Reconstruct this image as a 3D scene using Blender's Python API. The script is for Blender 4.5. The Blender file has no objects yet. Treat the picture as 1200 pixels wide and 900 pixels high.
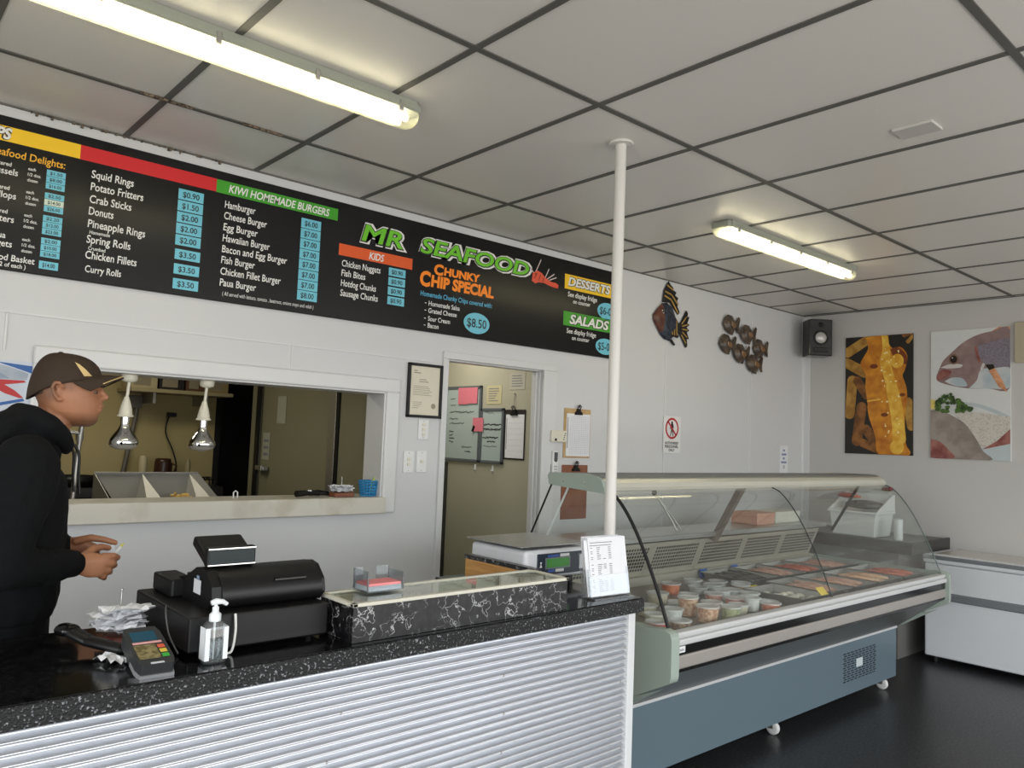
import bpy, bmesh, math, random
from mathutils import Vector, Matrix, Euler
random.seed(7)
SC = bpy.context.scene
COL = SC.collection
PI = math.pi

# ------------------------------------------------------------------ camera, light, exposure
CAM_H = 1.55
def camera():
    yaw, pitch, roll = 0.7224, 0.0709, 0.03926
    cy, sy, cp, sp = math.cos(yaw), math.sin(yaw), math.cos(pitch), math.sin(pitch)
    f = Vector((sy*cp, cy*cp, sp)); r = Vector((cy, -sy, 0)); u = r.cross(f)
    c, s = math.cos(roll), math.sin(roll)
    R, U = c*r+s*u, -s*r+c*u
    M = Matrix(((R.x, U.x, -f.x, 0), (R.y, U.y, -f.y, 0), (R.z, U.z, -f.z, CAM_H), (0, 0, 0, 1)))
    cd = bpy.data.cameras.new('camera'); co = bpy.data.objects.new('camera', cd); COL.objects.link(co)
    co.matrix_world = M
    cd.sensor_width = 36; cd.lens = 916.25/1200*36; cd.clip_start = 0.02
    SC.camera = co
camera()
SC.view_settings.view_transform = 'Standard'; SC.view_settings.look = 'None'
SC.view_settings.gamma = 1; SC.view_settings.use_curve_mapping = False
SC.view_settings.exposure = 0.0
SKY_STRENGTH = 5.0
TUBE_STRENGTH = 12.0
w = bpy.data.worlds.new('overcast_sky'); SC.world = w; w.use_nodes = True
nt = w.node_tree; bg = nt.nodes['Background']
tc = nt.nodes.new('ShaderNodeTexCoord'); sx = nt.nodes.new('ShaderNodeSeparateXYZ'); rp = nt.nodes.new('ShaderNodeValToRGB')
nt.links.new(tc.outputs['Generated'], sx.inputs[0]); nt.links.new(sx.outputs['Z'], rp.inputs[0]); nt.links.new(rp.outputs[0], bg.inputs[0])
rp.color_ramp.elements[0].position = 0.0; rp.color_ramp.elements[0].color = (.62, .60, .57, 1)
rp.color_ramp.elements[1].position = 0.06; rp.color_ramp.elements[1].color = (.93, .97, 1.0, 1)
bg.inputs[1].default_value = SKY_STRENGTH
# daylight enters by the shopfront glazing behind the viewer: a light portal guides the sky's light through it
def portal(x0, x1, z0, z1, y):
    l = bpy.data.lights.new('daylight_portal', 'AREA'); l.shape = 'RECTANGLE'; l.size = x1-x0; l.size_y = z1-z0
    l.cycles.is_portal = True
    o = bpy.data.objects.new('daylight_portal', l); COL.objects.link(o)
    o.location = ((x0+x1)/2, y, (z0+z1)/2); o.rotation_euler = (PI/2, 0, 0); return o
FRONT_Y = -2.6
portal(-1.9, 6.7, 0.15, 2.62, FRONT_Y-0.02)
# unseen left opening, added to brighten the freezer, right wall and ceiling
lp = portal(-2.3, 1.9, 0.15, 2.62, 0); lp.location = (-2.32, -.2, 1.385); lp.rotation_euler = (PI/2, 0, -PI/2)
def dim_lamp(loc, watts, col, size):
    l = bpy.data.lights.new('kitchen_ceiling_lamp', 'AREA'); l.energy = watts; l.color = col; l.shape = 'RECTANGLE'; l.size = size[0]; l.size_y = size[1]
    o = bpy.data.objects.new('kitchen_ceiling_lamp', l); COL.objects.link(o); o.location = loc
dim_lamp((1.0, 5.2, 2.44), 16, (1, .93, .74), (1.2, .3))
dim_lamp((3.1, 4.5, 2.44), 9, (1, .96, .85), (.6, .2))

# ------------------------------------------------------------------ materials
def lin(c):
    c /= 255.0
    return c/12.92 if c <= .04045 else ((c+.055)/1.055)**2.4
def S(r, g, b): return (lin(r), lin(g), lin(b), 1)
MATS = {}
def mat(name, rgb=(200, 200, 200), rough=.5, metal=0, var=.06, scale=14, bump=0, bscale=60, spec=.5, emit=None, estr=0, sheen=0, coat=0, stretch=None):
    if name in MATS: return MATS[name]
    m = bpy.data.materials.new(name); m.use_nodes = True; n = m.node_tree; b = n.nodes['Principled BSDF']
    tc = n.nodes.new('ShaderNodeTexCoord'); mp = n.nodes.new('ShaderNodeMapping'); nz = n.nodes.new('ShaderNodeTexNoise'); mx = n.nodes.new('ShaderNodeMix'); mx.data_type = 'RGBA'
    n.links.new(tc.outputs['Object'], mp.inputs[0]); n.links.new(mp.outputs[0], nz.inputs['Vector'])
    if stretch: mp.inputs['Scale'].default_value = stretch
    nz.inputs['Scale'].default_value = scale; nz.inputs['Detail'].default_value = 3
    c = S(*rgb)
    mx.inputs[6].default_value = tuple(max(0, x*(1-var)) for x in c[:3])+(1,); mx.inputs[7].default_value = tuple(min(1, x*(1+var)) for x in c[:3])+(1,)
    n.links.new(nz.outputs['Fac'], mx.inputs[0]); n.links.new(mx.outputs[2], b.inputs['Base Color'])
    b.inputs['Roughness'].default_value = rough; b.inputs['Metallic'].default_value = metal; b.inputs['Specular IOR Level'].default_value = spec
    if sheen: b.inputs['Sheen Weight'].default_value = sheen
    if coat: b.inputs['Coat Weight'].default_value = coat; b.inputs['Coat Roughness'].default_value = .05
    if emit: b.inputs['Emission Color'].default_value = S(*emit); b.inputs['Emission Strength'].default_value = estr
    if bump:
        n2 = n.nodes.new('ShaderNodeTexNoise'); n2.inputs['Scale'].default_value = bscale; bp = n.nodes.new('ShaderNodeBump'); bp.inputs['Strength'].default_value = bump; bp.inputs['Distance'].default_value = .01
        n.links.new(tc.outputs['Object'], n2.inputs['Vector']); n.links.new(n2.outputs['Fac'], bp.inputs['Height']); n.links.new(bp.outputs[0], b.inputs['Normal'])
    MATS[name] = m; return m
def two_tone(name, a, b_, scale=8, lo=.4, hi=.6, rough=.5, detail=4, stretch=None, kind='noise', coat=0, bump=0, dist=0):
    if name in MATS: return MATS[name]
    m = bpy.data.materials.new(name); m.use_nodes = True; n = m.node_tree; b = n.nodes['Principled BSDF']
    tc = n.nodes.new('ShaderNodeTexCoord'); mp = n.nodes.new('ShaderNodeMapping'); cr = n.nodes.new('ShaderNodeValToRGB')
    n.links.new(tc.outputs['Object'], mp.inputs[0])
    if stretch: mp.inputs['Scale'].default_value = stretch
    if kind == 'noise':
        t = n.nodes.new('ShaderNodeTexNoise'); t.inputs['Detail'].default_value = detail; t.inputs['Distortion'].default_value = dist; o = t.outputs['Fac']
    elif kind == 'wave':
        t = n.nodes.new('ShaderNodeTexWave'); t.inputs['Distortion'].default_value = dist; o = t.outputs['Fac']
    else:
        t = n.nodes.new('ShaderNodeTexVoronoi'); o = t.outputs['Distance']
    t.inputs['Scale'].default_value = scale
    n.links.new(mp.outputs[0], t.inputs['Vector']); n.links.new(o, cr.inputs[0]); n.links.new(cr.outputs[0], b.inputs['Base Color'])
    cr.color_ramp.elements[0].position = lo; cr.color_ramp.elements[0].color = S(*a); cr.color_ramp.elements[1].position = hi; cr.color_ramp.elements[1].color = S(*b_)
    b.inputs['Roughness'].default_value = rough
    if coat: b.inputs['Coat Weight'].default_value = coat
    if bump:
        bp = n.nodes.new('ShaderNodeBump'); bp.inputs['Strength'].default_value = bump; bp.inputs['Distance'].default_value = .01
        n.links.new(o, bp.inputs['Height']); n.links.new(bp.outputs[0], b.inputs['Normal'])
    MATS[name] = m; return m
def marble(name, rough, vein=(205, 205, 205), sc=9, width=.03, base=(20, 20, 22), cloud=(92, 92, 94)):
    m = bpy.data.materials.new(name); m.use_nodes = True; n = m.node_tree; b = n.nodes['Principled BSDF']
    tc = n.nodes.new('ShaderNodeTexCoord'); nz = n.nodes.new('ShaderNodeTexNoise'); nz.inputs['Scale'].default_value = sc; nz.inputs['Detail'].default_value = 6
    ad = n.nodes.new('ShaderNodeVectorMath'); ad.operation = 'MULTIPLY_ADD'; ad.inputs[1].default_value = (.22, .22, .22)
    n.links.new(tc.outputs['Object'], nz.inputs['Vector']); n.links.new(nz.outputs['Color'], ad.inputs[0]); n.links.new(tc.outputs['Object'], ad.inputs[2])
    v = n.nodes.new('ShaderNodeTexVoronoi'); v.feature = 'DISTANCE_TO_EDGE'; v.inputs['Scale'].default_value = sc*.8; n.links.new(ad.outputs[0], v.inputs['Vector'])
    cr = n.nodes.new('ShaderNodeValToRGB'); cr.color_ramp.elements[0].position = 0; cr.color_ramp.elements[0].color = S(*vein); cr.color_ramp.elements[1].position = width; cr.color_ramp.elements[1].color = S(*base)
    n.links.new(v.outputs['Distance'], cr.inputs[0])
    n3 = n.nodes.new('ShaderNodeTexNoise'); n3.inputs['Scale'].default_value = sc*1.1; n.links.new(tc.outputs['Object'], n3.inputs['Vector'])
    c3 = n.nodes.new('ShaderNodeValToRGB'); c3.color_ramp.elements[0].position = .40; c3.color_ramp.elements[1].position = .60; n.links.new(n3.outputs['Fac'], c3.inputs[0])
    n4 = n.nodes.new('ShaderNodeTexNoise'); n4.inputs['Scale'].default_value = sc*2.2; n4.inputs['Detail'].default_value = 5; n.links.new(tc.outputs['Object'], n4.inputs['Vector'])
    c4 = n.nodes.new('ShaderNodeValToRGB'); c4.color_ramp.elements[0].position = .42; c4.color_ramp.elements[0].color = S(*base); c4.color_ramp.elements[1].position = .72; c4.color_ramp.elements[1].color = S(*cloud); n.links.new(n4.outputs['Fac'], c4.inputs[0])
    mx = n.nodes.new('ShaderNodeMix'); mx.data_type = 'RGBA'; n.links.new(c4.outputs[0], mx.inputs[6])
    n.links.new(c3.outputs[0], mx.inputs[0]); n.links.new(cr.outputs[0], mx.inputs[7]); 
    lm = n.nodes.new('ShaderNodeMix'); lm.data_type = 'RGBA'; lm.blend_type = 'LIGHTEN'; lm.inputs[0].default_value = 1; n.links.new(c4.outputs[0], lm.inputs[6]); n.links.new(mx.outputs[2], lm.inputs[7])
    n.links.new(lm.outputs[2], b.inputs['Base Color'])
    b.inputs['Roughness'].default_value = rough
    MATS[name] = m; return m
def clear(name, tint=(255, 255, 255), refl=.06, rough=.02, haze=0.0, hz=(230, 235, 235)):
    """clear sheet: lets light through, mirrors with a Fresnel falloff"""
    if name in MATS: return MATS[name]
    m = bpy.data.materials.new(name); m.use_nodes = True; n = m.node_tree; n.nodes.remove(n.nodes['Principled BSDF']); out = n.nodes['Material Output']
    tr = n.nodes.new('ShaderNodeBsdfTransparent'); tr.inputs[0].default_value = S(*tint); gl = n.nodes.new('ShaderNodeBsdfGlossy'); gl.inputs['Roughness'].default_value = rough
    lw = n.nodes.new('ShaderNodeLayerWeight'); lw.inputs[0].default_value = .5; mx = n.nodes.new('ShaderNodeMixShader')
    pw = n.nodes.new('ShaderNodeMath'); pw.operation = 'POWER'; pw.inputs[1].default_value = 4.5; n.links.new(lw.outputs['Facing'], pw.inputs[0])
    nz = n.nodes.new('ShaderNodeTexNoise'); nz.inputs['Scale'].default_value = 6; mr = n.nodes.new('ShaderNodeMapRange'); mr.inputs['To Min'].default_value = refl*.8; mr.inputs['To Max'].default_value = refl*1.2
    ml = n.nodes.new('ShaderNodeMath'); ml.operation = 'MULTIPLY'; ml.inputs[1].default_value = .85; mu = n.nodes.new('ShaderNodeMath'); mu.operation = 'ADD'; mu.use_clamp = True
    n.links.new(nz.outputs['Fac'], mr.inputs['Value']); n.links.new(pw.outputs[0], ml.inputs[0]); n.links.new(mr.outputs[0], mu.inputs[0]); n.links.new(ml.outputs[0], mu.inputs[1])
    n.links.new(mu.outputs[0], mx.inputs[0]); n.links.new(tr.outputs[0], mx.inputs[1]); n.links.new(gl.outputs[0], mx.inputs[2])
    last = mx
    if haze:
        df = n.nodes.new('ShaderNodeBsdfDiffuse'); df.inputs[0].default_value = S(*hz); m2 = n.nodes.new('ShaderNodeMixShader'); m2.inputs[0].default_value = haze
        n.links.new(mx.outputs[0], m2.inputs[1]); n.links.new(df.outputs[0], m2.inputs[2]); last = m2
    n.links.new(last.outputs[0], out.inputs[0]); MATS[name] = m; return m
def glow(name, rgb, strength):
    m = bpy.data.materials.new(name); m.use_nodes = True; n = m.node_tree; b = n.nodes['Principled BSDF']
    nz = n.nodes.new('ShaderNodeTexNoise'); nz.inputs['Scale'].default_value = 3
    b.inputs['Base Color'].default_value = S(*rgb); b.inputs['Emission Color'].default_value = S(*rgb); b.inputs['Emission Strength'].default_value = strength
    n.links.new(nz.outputs['Fac'], b.inputs['Roughness']); MATS[name] = m; return m

WALL = mat('painted_wall_white', (208, 209, 210), .55, var=.025, scale=1.6, bump=.03, bscale=25)
WALLR = mat('painted_wall_right', (196, 194, 191), .55, var=.025, scale=1.2)
TRIMW = mat('white_gloss_trim', (212, 213, 213), .35, var=.02)
SEAM = mat('white_seam_strip', (216, 217, 217), .5, var=.02)
TILE = mat('ceiling_panel', (226, 222, 215), .34, var=.03, scale=1.5, bump=.015, bscale=3)
GRID = mat('ceiling_grid_grey', (92, 91, 86), .55, var=.08)
FLOOR = two_tone('dark_speckled_vinyl', (36, 36, 38), (84, 84, 86), 70, .45, .78, .34, bump=.05)
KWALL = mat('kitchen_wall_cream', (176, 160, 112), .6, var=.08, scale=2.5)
KDARK = mat('painted_dark_room', (14, 14, 14), .8)  # near-black colour stands in for the darkness of an unlit room
COOL = mat('coolroom_panel', (128, 124, 100), .45, var=.04, scale=3)
CORR = mat('corridor_wall', (176, 172, 152), .6, var=.03, scale=3)
STEEL = mat('stainless_steel', (188, 188, 186), .28, .95, var=.05, scale=5)
STEELM = mat('satin_steel', (170, 168, 164), .38, .85, var=.05)
CHROME = mat('mirror_silver', (225, 225, 225), .06, 1, var=.02)
BLACK = mat('black_plastic', (13, 13, 14), .42, var=.1, spec=.35)
BLACKG = mat('black_gloss', (12, 12, 13), .12, var=.1)
RUBBER = mat('black_rubber', (16, 16, 16), .6)
WHITEP = mat('white_plastic', (226, 227, 226), .35, var=.02)
CREAMP = mat('cream_plastic', (222, 218, 200), .4, var=.02)
PAPER = mat('white_paper', (228, 229, 232), .7, var=.03)
INK = mat('grey_print', (120, 122, 130), .7)
INKB = mat('black_ink', (22, 22, 24), .6)
COUNTER = marble('black_laminate_counter', .10, (70, 70, 72), 26, .02, (9, 9, 10), (26, 26, 27))
LEDGEM = marble('black_marble_laminate', .3, (200, 200, 200), 17, .03, (15, 15, 17), (40, 40, 42))
EDGE = two_tone('black_speckled_edge', (7, 7, 8), (150, 152, 156), 170, .60, .78, .6, detail=1, bump=.3)
CORRUG = mat('silver_corrugated_steel', (216, 218, 222), .34, .92, var=.04, scale=3)
POLEW = mat('white_painted_steel', (216, 213, 207), .4, var=.02)
SKIN = two_tone('tan_skin', (154, 102, 72), (176, 122, 88), 9, .3, .7, .5)
def hair_and_shade(m, zones, dark):
    """clipped hair colour on the skin where it grows, plus painted shade under the chin; zones are (axis limits) in the body's own space"""
    n = m.node_tree; b = n.nodes['Principled BSDF']; base = b.inputs['Base Color'].links[0].from_socket
    tc = n.nodes.new('ShaderNodeTexCoord'); sp = n.nodes.new('ShaderNodeSeparateXYZ'); n.links.new(tc.outputs['Object'], sp.inputs[0])
    nz = n.nodes.new('ShaderNodeTexNoise'); nz.inputs['Scale'].default_value = 300; n.links.new(tc.outputs['Object'], nz.inputs['Vector'])
    for lims, amount in zones:
        prev = nz.outputs['Fac']; first = True
        for ax, lo, hi in lims:
            mr = n.nodes.new('ShaderNodeMapRange'); mr.inputs['From Min'].default_value = lo; mr.inputs['From Max'].default_value = hi; n.links.new(sp.outputs[ax], mr.inputs['Value'])
            mu = n.nodes.new('ShaderNodeMath'); mu.operation = 'MULTIPLY'; n.links.new(mr.outputs[0], mu.inputs[0]); 
            if first: mu.inputs[1].default_value = amount; first = False
            else: n.links.new(prev, mu.inputs[1])
            prev = mu.outputs[0]
        mx = n.nodes.new('ShaderNodeMix'); mx.data_type = 'RGBA'; n.links.new(prev, mx.inputs[0]); n.links.new(base, mx.inputs[6]); mx.inputs[7].default_value = S(*dark); base = mx.outputs[2]
    n.links.new(base, b.inputs['Base Color'])
hair_and_shade(SKIN, [([('Z', 1.585, 1.558), ('X', .10, .16), ('Z', 1.530, 1.540)], .62), ([('X', .092, .066), ('Z', 1.590, 1.625)], .55), ([('X', .140, .118), ('Z', 1.636, 1.654), ('X', .085, .10)], .40)], (62, 42, 32))  # the jaw zone paints stubble together with shade under the chin

# ------------------------------------------------------------------ mesh building
def V(*a): return Vector(a)
class MB:
    def __init__(s): s.v = []; s.f = []; s.m = []; s.sm = []
    def add(s, vs, fs, m=0, smooth=False):
        o = len(s.v); s.v += [tuple(v) for v in vs]
        for f in fs: s.f.append(tuple(i+o for i in f)); s.m.append(m); s.sm.append(smooth)
        return s
    def box(s, a, b, m=0, M=None):
        x0, y0, z0 = a; x1, y1, z1 = b
        vs = [V(x0, y0, z0), V(x1, y0, z0), V(x1, y1, z0), V(x0, y1, z0), V(x0, y0, z1), V(x1, y0, z1), V(x1, y1, z1), V(x0, y1, z1)]
        if M: vs = [M @ v for v in vs]
        return s.add(vs, [(0, 3, 2, 1), (4, 5, 6, 7), (0, 1, 5, 4), (1, 2, 6, 5), (2, 3, 7, 6), (3, 0, 4, 7)], m)
    def rbox(s, a, b, r=.004, m=0, M=None, seg=2):
        bm = bmesh.new(); bmesh.ops.create_cube(bm, size=1)
        for v in bm.verts: v.co = V(*[(a[i]+b[i])/2+v.co[i]*(b[i]-a[i]) for i in range(3)])
        r = min(r, min(abs(b[i]-a[i]) for i in range(3))*.49)
        bmesh.ops.bevel(bm, geom=bm.edges[:], offset=r, segments=seg, affect='EDGES', profile=.5)
        return s.bm(bm, m, M)
    def bm(s, bm, m=0, M=None, smooth=False):
        bm.verts.index_update(); vs = [(M @ v.co if M else v.co.copy()) for v in bm.verts]; fs = [[v.index for v in f.verts] for f in bm.faces]; bm.free()
        return s.add(vs, fs, m, smooth)
    def prism(s, prof, axis, a, b, m=0, smooth=False, caps=True, M=None):
        """closed 2-D profile swept from a to b along axis (0: profile is (y,z); 1: (x,z); 2: (x,y))"""
        def P(p, t): return V(t, p[0], p[1]) if axis == 0 else (V(p[0], t, p[1]) if axis == 1 else V(p[0], p[1], t))
        n = len(prof); vs = [P(p, a) for p in prof]+[P(p, b) for p in prof]
        if M: vs = [M @ v for v in vs]
        s.add(vs, [(i, (i+1) % n, n+(i+1) % n, n+i) for i in range(n)], m, smooth)
        if caps: s.add(vs, [tuple(range(n))[::-1], tuple(range(n, 2*n))], m)
        return s
    def sheet(s, prof, axis, a, b, th, m=0, smooth=True):
        """open profile given thickness th, swept along axis"""
        n = len(prof); nrm = []
        for i in range(n):
            p, q = prof[max(0, i-1)], prof[min(n-1, i+1)]; d = V(q[0]-p[0], q[1]-p[1]).normalized(); nrm.append((-d[1], d[0]))
        back = [(prof[i][0]+nrm[i][0]*th, prof[i][1]+nrm[i][1]*th) for i in range(n)]
        return s.prism(prof+back[::-1], axis, a, b, m, smooth)
    def tube(s, path, r, m=0, n=10, smooth=True, closed=False):
        pts = [V(*p) for p in path]; rs = r if isinstance(r, (list, tuple)) else [r]*len(pts); rings = []; ref = None
        for i, p in enumerate(pts):
            a = pts[(i-1) % len(pts)] if closed or i > 0 else p; b = pts[(i+1) % len(pts)] if closed or i < len(pts)-1 else p
            d = (b-a).normalized()
            if ref is None: ref = V(0, 0, 1) if abs(d.z) < .9 else V(1, 0, 0)
            u = d.cross(ref).normalized(); ref = u.cross(d).normalized()
            rings.append([p+rs[i]*(math.cos(t)*u+math.sin(t)*ref) for t in [2*PI*k/n for k in range(n)]])
        vs = [v for R in rings for v in R]; L = len(pts); fs = []
        for i in range(L if closed else L-1):
            for k in range(n): fs.append((i*n+k, i*n+(k+1) % n, ((i+1) % L)*n+(k+1) % n, ((i+1) % L)*n+k))
        s.add(vs, fs, m, smooth)
        if not closed: s.add(vs, [tuple(range(n))[::-1], tuple(range((L-1)*n, L*n))], m)
        return s
    def lathe(s, prof, c, m=0, n=24, smooth=True, M=None, cap0=True, cap1=True):
        """profile of (radius, height) pairs turned about z at c"""
        vs = []
        for r, h in prof:
            for k in range(n): t = 2*PI*k/n; vs.append(V(r*math.cos(t), r*math.sin(t), h))
        vs = [(M @ v if M else v)+V(*c) for v in vs]; L = len(prof)
        s.add(vs, [(i*n+k, i*n+(k+1) % n, (i+1)*n+(k+1) % n, (i+1)*n+k) for i in range(L-1) for k in range(n)], m, smooth)
        if cap0: s.add(vs, [tuple(range(n))[::-1]], m)
        if cap1: s.add(vs, [tuple(range((L-1)*n, L*n))], m)
        return s
    def ball(s, c, r, m=0, n=16, k=10, M=None):
        r = (r, r, r) if not isinstance(r, (tuple, list)) else r; bm = bmesh.new(); bmesh.ops.create_uvsphere(bm, u_segments=n, v_segments=k, radius=1)
        for v in bm.verts: v.co = V(v.co.x*r[0], v.co.y*r[1], v.co.z*r[2])
        if M: bmesh.ops.transform(bm, matrix=M, verts=bm.verts)
        for v in bm.verts: v.co += V(*c)
        return s.bm(bm, m, None, True)
    def hull(s, balls, m=0, n=14, k=9, smooth=True):
        bm = bmesh.new()
        for c, r in balls:
            r = (r, r, r) if not isinstance(r, (tuple, list)) else r
            t = bmesh.ops.create_uvsphere(bm, u_segments=n, v_segments=k, radius=1)
            for v in t['verts']: v.co = V(v.co.x*r[0]+c[0], v.co.y*r[1]+c[1], v.co.z*r[2]+c[2])
        h = bmesh.ops.convex_hull(bm, input=bm.verts[:]); dead = set(h['geom_interior'])|set(h['geom_unused'])
        bmesh.ops.delete(bm, geom=[g for g in dead if isinstance(g, bmesh.types.BMVert)], context='VERTS')
        return s.bm(bm, m, None, smooth)
    def flat(s, pts, o, ux, uz, lift=0, m=0, th=0):
        ux, uz = V(*ux), V(*uz); nn = ux.cross(uz); o = V(*o)+nn*lift
        vs = [o+ux*p[0]+uz*p[1] for p in pts]; n = len(pts)
        s.add(vs, [tuple(range(n))], m)
        if th:
            bk = [v-nn*th for v in vs]; s.add(vs+bk, [(i, n+i, n+(i+1) % n, (i+1) % n) for i in range(n)], m)
        return s
    def rect(s, x0, z0, x1, z1, o, ux, uz, lift=0, m=0): return s.flat([(x0, z0), (x1, z0), (x1, z1), (x0, z1)], o, ux, uz, lift, m)
    def text(s, t, o, ux, uz, cap, width=None, align='l', bold=0, shear=0, lift=0, m=0):
        g, x0, x1 = glyphs(t, bold, shear); k = cap/CAP; kx = width/(x1-x0) if width else k*.86
        ux, uz = V(*ux), V(*uz); nn = ux.cross(uz); off = {'l': -x0, 'c': -(x0+x1)/2, 'r': -x1}[align]; o = V(*o)+nn*lift
        return s.add([o+ux*((v[0]+off)*kx)+uz*(v[1]*k) for v in g[0]], g[1], m)
    def build(s, name, mats, parent=None, local=False, bevel=0, origin=None):
        me = bpy.data.meshes.new(name); ob = bpy.data.objects.new(name, me); COL.objects.link(ob)
        vs = s.v
        if parent is not None:
            ob.parent = parent
            if not local:
                W = Matrix(); p = parent
                while p: W = p.matrix_basis @ W; p = p.parent
                I = W.inverted(); vs = [tuple(I @ V(*v)) for v in vs]
        elif not local:
            if origin is None:
                xs, ys, zs = zip(*vs); origin = ((min(xs)+max(xs))/2, (min(ys)+max(ys))/2, min(zs))
            vs = [(v[0]-origin[0], v[1]-origin[1], v[2]-origin[2]) for v in vs]; ob.location = origin
        me.from_pydata(vs, [], s.f); me.update()
        me.polygons.foreach_set('material_index', s.m); me.polygons.foreach_set('use_smooth', s.sm)
        for mm in (mats if isinstance(mats, (list, tuple)) else [mats]): me.materials.append(mm)
        b = bmesh.new(); b.from_mesh(me)
        big = [f for f in b.faces if len(f.verts) > 4]
        if big: bmesh.ops.triangulate(b, faces=big)
        b.to_mesh(me); b.free()
        if bevel:
            mo = ob.modifiers.new('soft_edges', 'BEVEL'); mo.width = bevel; mo.segments = 2; mo.limit_method = 'ANGLE'; mo.angle_limit = .7
        return ob
GL = {}
def glyphs(t, bold, shear):
    key = (t, bold, shear)
    if key in GL: return GL[key]
    cu = bpy.data.curves.new('lettering', 'FONT'); cu.body = t; cu.size = 1; cu.offset = bold; cu.shear = shear; cu.resolution_u = 3; cu.fill_mode = 'FRONT'
    ob = bpy.data.objects.new('lettering', cu); COL.objects.link(ob); bpy.context.view_layer.update()
    me = bpy.data.meshes.new_from_object(ob.evaluated_get(bpy.context.evaluated_depsgraph_get()))
    vs = [tuple(v.co) for v in me.vertices]; fs = [tuple(p.vertices) for p in me.polygons]
    bpy.data.objects.remove(ob); bpy.data.curves.remove(cu); bpy.data.meshes.remove(me)
    GL[key] = ((vs, fs), min(v[0] for v in vs), max(v[0] for v in vs)); return GL[key]
CAP = max(v[1] for v in glyphs('H', 0, 0)[0][0])
def tag(o, label, cat, group=None):
    o['label'] = label; o['category'] = cat
    if group: o['group'] = group
    return o
def part(o, label): o['label'] = label; return o
def stuff(o): o['kind'] = 'stuff'; return o
def struct(o): o['kind'] = 'structure'; return o
def thing(name, label, cat, loc=(0, 0, 0), rotz=0, group=None):
    o = bpy.data.objects.new(name, None); COL.objects.link(o); o.empty_display_size = .05
    o.location = loc; o.rotation_euler = (0, 0, rotz); return tag(o, label, cat, group)
def copy_tree(o, parent=None):
    c = o.copy(); COL.objects.link(c)
    if parent: c.parent = parent
    for ch in list(o.children): copy_tree(ch, c)
    return c
def circ(cx, cy, rx, ry=None, n=24, a0=0, a1=2*PI):
    ry = rx if ry is None else ry
    return [(cx+rx*math.cos(a0+(a1-a0)*k/n), cy+ry*math.sin(a0+(a1-a0)*k/n)) for k in range(n if abs(a1-a0) > 6.2 else n+1)]
def bar2(x0, y0, x1, y1, w):
    d = V(x1-x0, y1-y0); L = d.length; a = math.atan2(d[1], d[0]); r = w/2
    return [(x1+r*math.cos(a+t), y1+r*math.sin(a+t)) for t in [-PI/2+PI*k/6 for k in range(7)]]+[(x0+r*math.cos(a+t), y0+r*math.sin(a+t)) for t in [PI/2+PI*k/6 for k in range(7)]]
def spline(pts, n=8):
    out = []
    for i in range(len(pts)-1):
        p0 = pts[max(0, i-1)]; p1 = pts[i]; p2 = pts[i+1]; p3 = pts[min(len(pts)-1, i+2)]
        for k in range(n):
            t = k/n; out.append(tuple(.5*((2*p1[j])+(-p0[j]+p2[j])*t+(2*p0[j]-5*p1[j]+4*p2[j]-p3[j])*t*t+(-p0[j]+3*p1[j]-3*p2[j]+p3[j])*t**3) for j in range(len(p1))))
    return out+[tuple(pts[-1])]

# ------------------------------------------------------------------ the setting
D, XR, H = 3.718, 6.974, 2.83
XL = -2.3; WT = .18; WD = .10
bx = lambda: MB()
struct(bx().box((XL-.2, FRONT_Y-.2, -.1), (XR+.2, 7.6, 0)).build('floor', FLOOR))
struct(bx().box((XL-.2, FRONT_Y-.2, H), (XR+.2, D+WT, H+.1)).build('ceiling', TILE))
g = bx()
gx0, gdx, gy0, gdy = 1.523, .599, 1.972, 1.2046
for i in range(-6, 10):
    x = gx0+i*gdx
    if XL < x < XR: g.box((x-.013, FRONT_Y, H-.004), (x+.013, D, H+.001))
for j in range(-3, 2):
    y = gy0+j*gdy
    if FRONT_Y < y < D: g.box((XL, y-.013, H-.0045), (XR, y+.013, H+.001))
struct(g.build('trim_1', GRID))
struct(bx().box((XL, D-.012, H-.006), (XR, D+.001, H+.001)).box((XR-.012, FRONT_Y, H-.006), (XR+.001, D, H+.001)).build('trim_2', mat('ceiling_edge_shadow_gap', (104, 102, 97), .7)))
# worn, broken edge of the ceiling panel nearest the menu board
wn = bx()
for k in range(46):
    x = .52+k*.0186+random.uniform(0, .01); wd = random.uniform(.004, .016); h_ = random.choice([.002, .003, .005, .005, .012])
    if random.random() < .75: wn.rbox((x, D-.016, H-.006-h_), (x+wd, D-.002, H-.003), .001)
for x0, x1 in ((.82, 1.02), (1.22, 1.41)):
    for k in range(7):
        x = x0+(x1-x0)*k/7+random.uniform(0, .01); wn.rbox((x, 3.158+random.uniform(-.004, .004), H-.012), (x+(x1-x0)/8, 3.172, H-.002), .002)
struct(wn.build('trim_3', two_tone('rusty_dirty_edge', (40, 32, 26), (120, 104, 86), 60)))
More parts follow.
